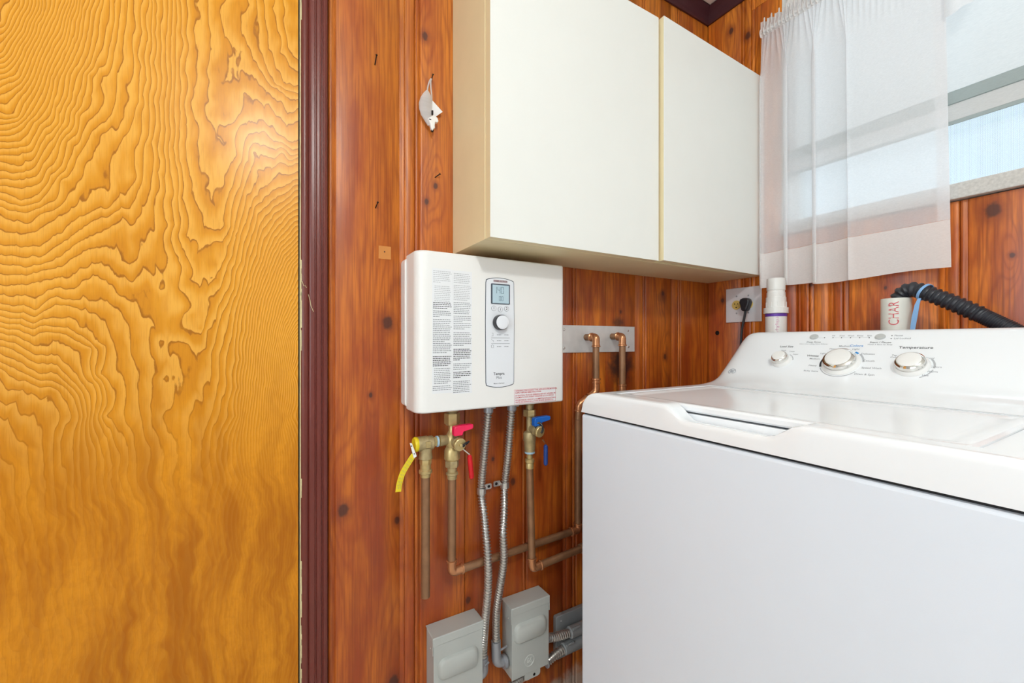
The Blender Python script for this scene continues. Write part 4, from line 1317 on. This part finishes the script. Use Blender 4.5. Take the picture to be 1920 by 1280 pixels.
wall_down([V[iL0][j] for j in range(jL0, jL1 + 1)], 0.034)
wall_down([V[iL1][j] for j in range(jL0, jL1 + 1)], 0.034)
wall_down([V[i][jL0] for i in range(iL0, iL1 + 1)], 0.034)
wall_down([V[i][jL1] for i in range(iL0, iL1 + 1)], 0.034)
b.f([b.bm.verts.new(p) for p in ((LX0, LY0, TOP - 0.034), (LX1, LY0, TOP - 0.034), (LX1, LY1, TOP - 0.034), (LX0, LY1, TOP - 0.034))])
side = [V[i] for i in range(len(xs_))]
for j in (0, len(ys) - 1):
    low = [b.bm.verts.new((r_[j].co.x, r_[j].co.y, SEAM)) for r_ in side]
    for p, q, a, c in zip(side[:-1], side[1:], low[:-1], low[1:]):
        b.f([p[j], q[j], c, a])
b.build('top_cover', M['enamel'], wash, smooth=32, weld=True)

# lid with a raised rim and a shallow inset field
b = B()
lz = TOP - 0.0010
def lid_ring(ins, z, r, n=5):
    pts = rrect(LX0 + 0.003 + ins, LY1 + 0.012 + ins, LX1 - 0.004 - ins * 0.6, LY0 - 0.003 - ins, r, n)
    return b.vs([(x, y, z) for x, y in pts])
b.skin([lid_ring(0.004, lz - 0.0145, 0.010), lid_ring(0.0, lz - 0.011, 0.012), lid_ring(0.0, lz - 0.004, 0.012), lid_ring(0.003, lz - 0.0005, 0.012), lid_ring(0.006, lz, 0.012),
        lid_ring(0.016, lz, 0.014), lid_ring(0.022, lz - 0.0022, 0.014), lid_ring(0.032, lz - 0.0030, 0.012)])
b.build('lid', M['enamel'], wash, smooth=30)
B().box((LX1 - 0.020, LY1 + 0.0005, TOP - 0.012), (LX1 - 0.002, LY1 + 0.010, TOP - 0.004)).build('lid_hinge', M['black_plastic'], wash, 'dark lid hinge', smooth=0)

B().box((LX0 + 0.0040, -0.716, TOP - 0.0338), (LX0 + 0.0200, -0.494, TOP - 0.0185)).build('hand_hold_wall', M['enamel'], wash, smooth=0, bevel=0.001)
B().box((LX0 + 0.0003, LY1 + 0.0004, TOP - 0.0338), (LX1 - 0.022, LY1 + 0.0116, TOP - 0.0075)).build('lid_channel', M['enamel'], wash, smooth=0)
# control console: swept profile with rounded shoulders
AX, AZ, TX, TZ = 1.145, -0.088, 0.69157, 0.72231          # foot and direction of the sloping control face
NX, NZ = -TZ, TX
prof = [(1.0260, TOP + 0.0001), (1.040, -0.1165), (1.065, -0.1145), (1.090, -0.1115), (1.112, -0.1055), (1.130, -0.0975), (AX, AZ)]
prof += [(AX + TX * t, AZ + TZ * t) for t in np.linspace(0.010, 0.142, 10)]
prof += [(1.2515, 0.0215), (1.2585, 0.0252), (1.268, 0.0272), (1.282, 0.0272), (1.305, 0.0262), (1.318, 0.0235), (1.3265, 0.0150), (WX1, 0.000), (WX1, TOP)]
ce = np.concatenate([np.array([0, .0006, .0015, .003, .005, .008, .012, .017, .023, .030, .040, .052, .066]), np.linspace(.082, 0.711 - .082, 24),
                     0.711 - np.array([.066, .052, .040, .030, .023, .017, .012, .008, .005, .003, .0015, .0006, 0])])
b = B()
P = []
for e in ce:
    y = WYL - 0.0 - e
    d = min(e, 0.711 - e)
    t = 1 - min(d / 0.070, 1)
    k = max(0.0, 1 - t ** 2.6) ** (1 / 2.6)
    base = deck_z(y)
    row = []
    for x, z in prof:
        zz = base + (z - TOP) * k if z > TOP else base
        row.append((x + (1 - k) * 0.010 * (1 if z > TOP + 0.01 else 0), y, zz + 0.0002))
    P.append(row)
b.grid(P)
console = b.build('control_console', M['enamel'], wash, smooth=38, weld=True)


def fp(y, t, off=0.0):
    return (AX + TX * t + NX * off, y, AZ + TZ * t + NZ * off)


ND = (NX, 0, NZ)
YD_, TD = (0, -1, 0), (TX, 0, TZ)


def knob(y, t, r, label):
    k = B().lathe(fp(y, t, -0.001), ND, [(0, r * 1.16), (0.003, r * 1.17), (0.006, r * 1.12), (0.0105, r * 1.02), (0.0110, r * 0.95)], 48).build('knob', M['white_plastic'], console, label)
    B().lathe(fp(y, t, 0.0095), ND, [(0, r * 0.96), (0.004, r * 0.99), (0.0095, r * 0.95), (0.0125, r * 0.82), (0.0132, r * 0.74)], 48).build('knob_rim', M['chrome'], wash, 'chrome knob rim')
    B().lathe(fp(y, t, 0.0200), ND, [(0, r * 0.76), (0.0030, r * 0.765), (0.0042, r * 0.70), (0.0046, r * 0.4)], 48).build('knob_cap', M['white_plastic'], wash, 'white knob cap')
    return k


knob(-0.4275, 0.0500, 0.0200, 'small white knob')
knob(-0.5605, 0.0500, 0.0330, 'large white cycle knob')
knob(-0.6880, 0.0485, 0.0255, 'white temperature knob')
for y, t in ((-0.4784, 0.1372), (-0.6158, 0.1357)):
    b = B()
    rs = []
    for h, r in ((-0.001, 1.0), (0.0030, 1.0), (0.0042, 0.92), (0.0046, 0.6)):
        rs.append(b.vs([Vector(fp(y, t, h)) + Vector(YD_) * (0.0098 * r * math.cos(a)) + Vector(TD) * (0.0082 * r * math.sin(a)) for a in np.linspace(0, 2 * math.pi, 28, endpoint=False)]))
    b.skin(rs)
    b.build('push_button', pbr('grey_button', (0.50, 0.51, 0.50), 0.35) if 'grey_button' not in bpy.data.materials else bpy.data.materials['grey_button'], console, 'grey oval push button')


def letter(items, mat, label):
    for body, size, y, t, al in items:
        b = B().text(body, size, fp(y, t, 0.0002), YD_, TD, al, bold=0.010 if size > 0.008 else 0.004)
        b.build('lettering', M[mat], console, label, smooth=0)


letter([('Load Size', 0.0090, -0.4222, 0.1025, 'CENTER'), ('Whites', 0.0090, -0.4950, 0.0710, 'CENTER'), ('Temperature', 0.0105, -0.6835, 0.1030, 'CENTER'),
        ('Deep Rinse', 0.0070, -0.4822, 0.1192, 'CENTER'), ('Start / Pause', 0.0078, -0.6195, 0.1185, 'CENTER')], 'ink', 'dark control lettering')
letter([('Colors', 0.0095, -0.5768, 0.1072, 'CENTER')], 'blue_ink', 'blue lettering')
letter([('Select when adding Fabric Softener', 0.0046, -0.4835, 0.1125, 'CENTER'), ('Hold 3 Secs to Stop', 0.0056, -0.6200, 0.1118, 'CENTER'),
        ('Fill', 0.0058, -0.5205, 0.1415, 'CENTER'), ('Soak', 0.0058, -0.5387, 0.1413, 'CENTER'), ('Wash', 0.0058, -0.5572, 0.1410, 'CENTER'), ('Rinse', 0.0058, -0.5757, 0.1408, 'CENTER'), ('Spin', 0.0058, -0.5942, 0.1406, 'CENTER'),
        ('Pause', 0.0066, -0.6400, 0.1404, 'LEFT'), ('Lid Locked', 0.0066, -0.6410, 0.1310, 'LEFT'),
        ('Medium', 0.0072, -0.5022, 0.0612, 'CENTER'), ('Heavy', 0.0072, -0.5045, 0.0385, 'CENTER'), ('Bulky Items', 0.0068, -0.5060, 0.0205, 'CENTER'), ('Light', 0.0062, -0.5150, 0.0800, 'CENTER'), ('Heavy', 0.0062, -0.5320, 0.0960, 'CENTER'),
        ('Medium', 0.0072, -0.5535, 0.1058, 'CENTER'), ('Light', 0.0072, -0.5785, 0.0962, 'CENTER'), ('Delicates', 0.0070, -0.6050, 0.0814, 'CENTER'), ('Casuals', 0.0070, -0.6120, 0.0601, 'CENTER'),
        ('Speed Wash', 0.0072, -0.6215, 0.0385, 'CENTER'), ('Drain & Spin', 0.0072, -0.6135, 0.0186, 'CENTER'),
        ('Small', 0.0056, -0.4200, 0.0875, 'CENTER'), ('Large', 0.0056, -0.4420, 0.0850, 'CENTER'), ('Super', 0.0056, -0.4540, 0.0750, 'CENTER'),
        ('Tap', 0.0060, -0.6530, 0.0790, 'CENTER'), ('Cold', 0.0060, -0.6530, 0.0730, 'CENTER'), ('Cold', 0.0056, -0.6880, 0.0850, 'CENTER'), ('Cool', 0.0064, -0.7117, 0.0731, 'CENTER'),
        ('Colors', 0.0064, -0.7245, 0.0492, 'CENTER'), ('Warm', 0.0064, -0.7215, 0.0359, 'CENTER'), ('Hot', 0.0064, -0.7130, 0.0250, 'CENTER')], 'grey_ink', 'grey control lettering')
b = B()
for y, t in ((-0.5021, 0.1352), (-0.5208, 0.1350), (-0.5391, 0.1348), (-0.5579, 0.1346), (-0.5762, 0.1344), (-0.5949, 0.1342), (-0.6356, 0.1404), (-0.6362, 0.1310)):
    B().lathe(fp(y, t, 0.0001), ND, [(0, 0.0013), (0.0004, 0.0011)], 10).build('indicator_light', M['ink'], console, 'dark indicator dot', smooth=0)
for y0, y1 in ((-0.489, -0.5005), (-0.5225, -0.5375), (-0.5408, -0.5562), (-0.5595, -0.5745), (-0.578, -0.5935)):
    B().tube([fp(y0, 0.1350, 0.0002), fp(y1, 0.1348, 0.0002)], 0.0002, 4).build('indicator_line', M['pale_ink'], console, smooth=0)


def arc(y, t, r, a0, a1, w, mat='pale_ink', n=16):
    b = B()
    rr = []
    for a in np.linspace(math.radians(a0), math.radians(a1), n):
        rr.append([fp(y - q * math.cos(a), t + q * math.sin(a), 0.0003) for q in (r - w / 2, r + w / 2)])
    b.grid(rr)
    b.build('dial_marking', M[mat], console, smooth=0)


arc(-0.5605, 0.050, 0.0425, 8, 45, 0.0040)
arc(-0.5605, 0.050, 0.0420, 205, 325, 0.0022)
arc(-0.6880, 0.0485, 0.0345, -5, 40, 0.0034)
arc(-0.6880, 0.0485, 0.0345, -60, -12, 0.0022)
arc(-0.4275, 0.0500, 0.0265, 10, 60, 0.0020)
arc(-0.5605, 0.050, 0.0410, 165, 200, 0.0045, 'ink')
arc(-0.5605, 0.050, 0.0410, 50, 62, 0.0050, 'blue_ink')
# script monogram badge at the console foot
b = B()
gy, gt, gr = -0.3115, 0.0020, 0.0098
off = 0.0012
b.tube([fp(gy - gr * math.cos(a), gt + gr * math.sin(a), off) for a in np.linspace(0, 2 * math.pi, 29)], 0.0010, 6)
for a in (0.5, 2.1, 3.6, 5.2):
    b.tube([fp(gy - gr * q * math.cos(a + w), gt + gr * q * math.sin(a + w), off) for q, w in ((0.93, 0), (0.72, 0.15), (0.80, 0.42), (0.92, 0.36))], 0.0005, 5)
for dx, pts in ((-0.0027, [(0.0032, 0.0045), (0.0008, 0.0062), (-0.0022, 0.0035), (-0.0030, -0.0015), (-0.0010, -0.0048), (0.0018, -0.0030), (0.0030, 0.0010), (0.0012, 0.0012), (0.0034, -0.0048)]),
                (0.0023, [(0.0032, 0.0046), (0.0006, 0.0058), (-0.0016, 0.0034), (0.0004, 0.0010), (0.0018, 0.0012), (-0.0018, 0.0000), (-0.0026, -0.0034), (0.0002, -0.0052), (0.0036, -0.0026)])):
    b.tube(spline([fp(gy - dx - x * 0.62, gt + z * 0.65, off) for x, z in pts], 4), 0.0009, 6)
b.build('badge', M['pale_ink'], console, 'small grey script badge')

# ================================================================== OUTLET, CORD, STANDPIPES, HOSE
ol = thing('wall_outlet', 'square metal two-gang outlet plate on the wall under the curtain', 'outlet', (XW - 0.003, -0.144, 0.07))
B().box((XW - 0.0050, -0.2095, 0.0705), (XW - 0.0008, -0.0790, 0.1960)).build('cover_plate', M['plate_metal'], ol, smooth=0, bevel=0.0018, seg=3)
for y in (-0.1205, -0.1640):
    rc = B().lathe((XW - 0.0045, y, 0.1335), (-1, 0, 0), [(0, 0.0168), (0.0022, 0.0168), (0.0032, 0.0158)], 32).build('receptacle', M['ivory'], ol, 'ivory round receptacle')
    if y > -0.14:
        b = B()
        for yy, h in ((0.0055, 0.0075), (-0.0055, 0.0062)):
            b.box((XW - 0.0082, y + yy - 0.0010, 0.1375 - h / 2), (XW - 0.0070, y + yy + 0.0010, 0.1375 + h / 2))
        b.lathe((XW - 0.0074, y, 0.1250), (-1, 0, 0), [(0, 0.0024), (0.0008, 0.0022)], 10)
        b.lathe((XW - 0.0074, y, 0.1335), (-1, 0, 0), [(0, 0.0014), (0.0008, 0.0012)], 8)
        b.build('slots', M['nail'], rc, 'dark slots', smooth=0)
    for z in (0.1655, 0.1035):
        B().lathe((XW - 0.0050, y, z), (-1, 0, 0), [(0, 0.0032), (0.0010, 0.0028), (0.0014, 0.0016)], 12).build('plate_screw', M['die_cast'], ol)
pc_ = thing('power_cord', 'black plug and cord in the right socket of the wall outlet', 'power cord', (1.46, -0.160, 0.06))
poly = [(-0.1820, 0.1395), (-0.1790, 0.1500), (-0.1700, 0.1545), (-0.1580, 0.1550), (-0.1480, 0.1515), (-0.1450, 0.1400), (-0.1490, 0.1270), (-0.1520, 0.1130), (-0.1560, 0.1080), (-0.1700, 0.1080), (-0.1740, 0.1160), (-0.1780, 0.1270)]
B().prism(poly, 'x', XW - 0.0085, XW - 0.0330).build('plug', M['black_plastic'], pc_, smooth=40, bevel=0.005, seg=3)
B().tube(spline([(1.466, -0.1630, 0.112), (1.464, -0.1620, 0.095), (1.460, -0.1590, 0.070), (1.455, -0.1560, 0.035), (1.450, -0.1550, -0.05), (1.445, -0.16, -0.25), (1.42, -0.22, -0.45)], 8), 0.0042, 10,).build('cord', M['black_plastic'], pc_)

sx, sy = 1.4050, -0.2975
s1 = thing('vent_pipe', 'white plastic pipe with a purple-stained coupling, below the curtain by the outlet', 'pipe', (sx, sy, -EYE))
B().lathe((sx, sy, -EYE + 0.001), (0, 0, 1), [(0, 0.0300), (EYE + 0.092, 0.0300)], 32).build('lower_pipe', M['pvc'], s1)
B().lathe((sx, sy, 0.0795), (0, 0, 1), [(0, 0.0301), (0.001, 0.0305), (0.009, 0.0308), (0.0095, 0.0303)], 32).build('primer_stain', M['purple'], s1, 'purple primer ring')
b = B().lathe((sx, sy, 0.0890), (0, 0, 1), [(0, 0.0325), (0.001, 0.0345), (0.0185, 0.0345), (0.0195, 0.0290), (0.020, 0.0285), (0.052, 0.0280), (0.053, 0.0262)], 36)
for k in range(10):
    a = 2 * math.pi * k / 10
    b.cyl((sx + 0.0282 * math.cos(a), sy + 0.0282 * math.sin(a), 0.108), (sx + 0.0282 * math.cos(a), sy + 0.0282 * math.sin(a), 0.126), 0.0012, 6)
b.build('coupling', M['pvc'], s1)
B().lathe((sx, sy, 0.1415), (0, 0, 1), [(0, 0.0262), (0.015, 0.0258), (0.0155, 0.0245), (0.022, 0.0245), (0.0225, 0.0258), (0.060, 0.0258)], 32).build('upper_pipe', M['pvc'], s1)
b = B()
random.seed(5)
ph0 = math.atan2(-1.02 - sy, -sx) + 0.12
for k in range(13):
    z = 0.075 - k * 0.0066
    pts = []
    for q in range(6):
        ph = ph0 + random.uniform(-0.16, 0.16) + (0.05 if k % 3 else -0.05)
        pts.append((sx + 0.0302 * math.cos(ph), sy + 0.0302 * math.sin(ph), z + random.uniform(-0.003, 0.003)))
    b.tube(pts, 0.0005, 4)
b.build('faded_print', pbr('faded_magenta_ink', (0.70, 0.22, 0.45), 0.6), s1, 'faded magenta print', smooth=0)

tx, ty, tr = 1.4050, -0.5935, 0.0305
s2 = thing('drain_standpipe', 'off-white open standpipe printed CHAR that the black hose drops into', 'pipe', (tx, ty, -EYE))
B().lathe((tx, ty, -EYE + 0.001), (0, 0, 1), [(0, tr), (EYE + 0.1095, tr), (EYE + 0.1102, tr - 0.0005), (EYE + 0.1102, tr - 0.0045), (EYE - 0.2, tr - 0.0045)], 36).build('pipe', M['pvc_grey'], s2)


def wrap_text(body, size, z0, squeeze, phi0, r):
    b = B().text(body, size, (0, 0, 0), (1, 0, 0), (0, 1, 0), 'LEFT', bold=-0.006)
    for v in b.bm.verts:
        u, w = v.co.x * squeeze, v.co.y
        ph = phi0 - w / r
        v.co = Vector((tx + (r + 0.0010) * math.cos(ph), ty + (r + 0.0010) * math.sin(ph), z0 + u))
    return b


ph0 = math.atan2(-1.02 - ty, -tx)
wrap_text('CHAR', 0.0290, 0.0410, 0.78, ph0 - 0.12, tr).build('lettering', pbr('red_pipe_ink', (0.66, 0.10, 0.12), 0.6), s2, 'red pipe lettering', smooth=0)

hs = thing('drain_hose', 'black ribbed drain hose arching out of the standpipe', 'hose', (1.39, -0.70, 0.06))
ribbed(hs, 'coarse_hose', [(tx, ty, 0.030), (tx, ty - 0.002, 0.085), (tx - 0.002, ty - 0.009, 0.1160), (tx - 0.006, ty - 0.026, 0.1300), (1.395, -0.6400, 0.1270), (1.393, -0.6753, 0.1065), (1.390, -0.7111, 0.0835), (1.388, -0.7420, 0.0620)],
       0.0188, 0.0118, M['hose_black'], n=20, lean=0.05, shape=(1.0, 1.02, 0.84, 0.82))
ribbed(hs, 'fine_hose', [(1.388, -0.7415, 0.0624), (1.386, -0.7560, 0.0520), (1.382, -0.8065, 0.0140), (1.378, -0.8700, -0.040), (1.372, -0.93, -0.10)], 0.0170, 0.0042, M['hose_black'], n=18, lean=0.0, shape=(1.0, 1.0, 0.92, 0.92))
tie = thing('blue_strap', 'pale blue strap tied round the black drain hose', 'strap', (1.37, -0.645, 0.05))
hc = Vector((1.3945, -0.6510, 0.1215))
hd = Vector((0, -0.86, -0.50)).normalized()
ha = Vector((1, 0, 0))
hb = hd.cross(ha)
b = B()
rs = []
for a in np.linspace(0, 2 * math.pi, 40):
    c = hc + (ha * math.cos(a) + hb * math.sin(a)) * 0.0198 + hd * (0.004 * math.cos(a))
    o_ = (ha * math.cos(a) + hb * math.sin(a))
    rs.append(b.vs([c - hd * 0.0028, c + hd * 0.0028, c + hd * 0.0028 + o_ * 0.0014, c - hd * 0.0028 + o_ * 0.0014]))
b.skin(rs)
b.build('loop', M['strap_blue'], tie, smooth=30)
b = B()
rs = []
for p, w in (((1.3745, -0.6465, 0.1060), 0.0030), ((1.371, -0.6430, 0.0900), 0.0044), ((1.369, -0.6390, 0.0600), 0.0052), ((1.368, -0.6350, 0.0250), 0.0046), ((1.368, -0.631, -0.02), 0.0045)):
    rs.append(b.vs([(p[0], p[1] - w, p[2]), (p[0], p[1] + w, p[2]), (p[0] + 0.0016, p[1] + w, p[2]), (p[0] + 0.0016, p[1] - w, p[2])]))
b.skin(rs)
b.build('tail', M['strap_blue'], tie, smooth=30)

# ================================================================== CURTAINS
rod = thing('curtain_rod', 'thin white curtain rod over the window', 'curtain rod', (1.445, -0.75, 1.045))
B().cyl((1.4400, -0.2400, 1.0440), (1.4400, -1.27, 1.0440), 0.0050, 12).build('pole', M['rod'], rod)
B().tube(fillet([(1.4400, -0.2380, 1.0440), (1.4400, -0.2330, 1.0440), (1.4850, -0.2330, 1.0440)], 0.004, 4), 0.0048, 10).build('bracket', M['rod'], rod)


def cloth_sheet(path, zs, gather):
    """path(s) -> (x, y) of the hanging folds; gather(s, z) -> extra x, y"""
    rows = []
    for s in np.linspace(0, 1, 260):
        rows.append([(path(s, z)[0], path(s, z)[1], z + gather(s, z)) for z in zs])
    return rows


def fold(s, z):
    """left part falls in deep pleats, the part nearest the viewer hangs nearly flat"""
    hang = min(max((1.035 - z) / 0.16, 0), 1)
    flat = ssdir(0.50, 0.62, s)
    amp = (1 - flat) * hang
    ph = 2 * math.pi * 5.2 * s
    y = -0.2345 - (0.4385 + 0.0135 * (1.04 - z) / 0.86) * (s * 0.86 + 0.14 * s * s) + amp * 0.025 * math.sin(ph)
    x = 1.4425 - amp * 0.015 * math.cos(ph + 0.6) - flat * hang * (0.006 * math.sin(5.5 * s + 0.6) + 0.004)
    g = 1 - hang
    x += g * 0.0035 * math.sin(2 * math.pi * 34 * s)
    y += g * 0.0025 * math.sin(2 * math.pi * 34 * s + 1.2)
    return x, y


ct = thing('sheer_curtain', 'sheer white cafe curtain with a wide hem, hanging over the window by the cabinet', 'curtain', (1.44, -0.45, 0.18))
no = lambda s, z: 0.0
B().sheet(cloth_sheet(fold, np.linspace(0.300, 1.030, 40), no)).build('panel', M['sheer'], ct, smooth=180)
B().sheet(cloth_sheet(fold, np.linspace(0.180, 0.2995, 8), lambda s, z: 0.004 * math.sin(9 * s) * (0.30 - z) / 0.12)).build('hem', M['sheer_hem'], ct, 'denser double hem', smooth=180)


def pocket(s, z):
    x, y = fold(s, 1.03)
    side_ = (z - 1.0445) / 0.0145
    bulge = 0.0065 * math.sqrt(max(0, 1 - min(1, abs(side_)) ** 2)) if abs(side_) < 1 else 0
    return x - 0.0015 - bulge + 0.004 * math.sin(2 * math.pi * 34 * s) * (1 if z > 1.059 else 0.6), y + 0.003 * math.sin(2 * math.pi * 34 * s + 1.2)


B().sheet(cloth_sheet(pocket, np.linspace(1.0301, 1.083, 12), lambda s, z: (0.006 * math.sin(2 * math.pi * 17 * s) if z > 1.075 else 0))).build('ruffled_header', M['sheer_hem'], ct, 'gathered ruffle on the rod', smooth=180)
edge = lambda s, z: (fold(0.955 + 0.045 * s, z)[0] + 0.0012, fold(0.955 + 0.045 * s, z)[1])
rows = [[(edge(s, z)[0], edge(s, z)[1], z) for z in np.linspace(0.300, 1.030, 24)] for s in np.linspace(0, 1, 8)]
B().sheet(rows).build('side_hem', M['sheer'], ct, smooth=180)


def swag(s, z):
    return 1.4300 + 0.0125 * min(1, max(0, (z - 0.93) / 0.1)) - 0.008 * math.sin(2 * math.pi * 7 * s) * min(1, (1.04 - z) / 0.10), -0.650 - 0.55 * s


sw = thing('tied_back_curtain', 'second sheer curtain, only its lifted lower edge showing at the upper window', 'curtain', (1.44, -0.8, 0.79))
rows = []
for s in np.linspace(0, 1, 120):
    y = -0.676 - 0.55 * s
    zb = 0.795 + 0.006 * math.sin((y + 0.65) * -120) + 0.30 * ssdir(-0.715, -0.83, y)
    zb = min(zb, 1.0)
    rows.append([(swag(s, z)[0], y, z) for z in np.linspace(zb, 1.030, 14)])
B().sheet(rows).build('panel', M['sheer'], sw, smooth=180)

# ================================================================== SMALL THINGS ON THE BOARDS
def nail(p, d, L, label):
    t = B()
    t.lathe(p, d, [(0, 0.0013), (L * 0.92, 0.0013), (L * 0.93, 0.0026), (L, 0.0024)], 8)
    o = t.build('nail', M['nail'])
    tag(o, label, 'nail', 'nails left in the boards')


nail((0.2176, 0.001, 0.6594), (0.0, -0.75, 0.55), 0.024, 'bare black nail high on the board beside the door casing')
nail((0.2188, 0.001, 0.3185), (0.10, -0.80, 0.45), 0.020, 'bent black nail low on the board beside the door casing, above the filler patch')
nail((0.3675, 0.001, 0.4215), (0.5, -0.80, 0.35), 0.018, 'bent black nail beside the lower part of the white cabinet')
nail((0.3560, 0.001, 0.6620), (0.0, -0.80, 0.45), 0.022, 'black nail that the small plastic packet hangs from')

bag = thing('plastic_packet', 'small clear plastic packet with white fittings and a card, hung on a nail', 'packet', (0.35, -0.012, 0.53))
b = B()
b.tube(spline([(0.3545, -0.0080, 0.6660), (0.3500, -0.0075, 0.6580), (0.3455, -0.0080, 0.6420), (0.3440, -0.0085, 0.6260), (0.3450, -0.0090, 0.6120)], 6), 0.0020, 8)
b.tube(spline([(0.3545, -0.0080, 0.6660), (0.3530, -0.0085, 0.6580), (0.3535, -0.0085, 0.6420), (0.3550, -0.0090, 0.6260), (0.3555, -0.0095, 0.6080)], 6), 0.0020, 8)
b.build('hanging_loop', M['clear'], bag, 'clear plastic loop')
sect = [(0.6300, 0.3425, 0.003), (0.6200, 0.3410, 0.010), (0.6100, 0.3395, 0.0145), (0.5950, 0.3385, 0.0165), (0.5800, 0.3400, 0.0165), (0.5650, 0.3430, 0.0150), (0.5520, 0.3470, 0.0110), (0.5430, 0.3490, 0.0060)]
b = B()
rs = []
for k, (z, x, w) in enumerate(sect):
    rs.append([b.bm.verts.new((x + w * math.cos(a) * (1 + 0.12 * math.sin(3 * a + k)), -0.0125 - 0.0085 * (w / 0.0165) * math.sin(a) * (1 + 0.25 * math.sin(4 * a + 1.7 * k)), z)) for a in np.linspace(0, 2 * math.pi, 18, endpoint=False)])
b.skin(rs)
b.build('pouch', M['clear'], bag, smooth=50)
b = B()
v0 = b.vs([(0.3555, -0.0100, 0.6120), (0.3835, -0.0120, 0.5885), (0.3630, -0.0130, 0.5690), (0.3480, -0.0110, 0.5800)])
v1 = b.vs([(0.3555, -0.0092, 0.6120), (0.3835, -0.0112, 0.5885), (0.3630, -0.0122, 0.5690), (0.3480, -0.0102, 0.5800)])
for i in range(4):
    b.f([v0[i], v0[(i + 1) % 4], v1[(i + 1) % 4], v1[i]])
b.f(v0)
b.f(v1[::-1])
b.build('card', M['paper'], bag, 'white paper card', smooth=0)
b = B()
b.prism([(0.3410, 0.5560), (0.3560, 0.5680), (0.3660, 0.5640), (0.3690, 0.5560), (0.3660, 0.5510), (0.3600, 0.5520), (0.3590, 0.5420), (0.3600, 0.5360), (0.3560, 0.5340), (0.3530, 0.5270), (0.3490, 0.5340), (0.3470, 0.5440), (0.3440, 0.5500)], 'y', -0.0230, -0.0140)
fit = b.build('white_fitting', M['white_plastic'], bag, smooth=30, bevel=0.0015)
B().box((0.3505, -0.0240, 0.5680), (0.3545, -0.0200, 0.5780)).box((0.3440, -0.0238, 0.5530), (0.3490, -0.0228, 0.5550)).cyl((0.3535, -0.022, 0.5290), (0.3535, -0.016, 0.5290), 0.003, 10).build('fitting_screw', M['nail'], fit, 'dark metal screw', smooth=0)
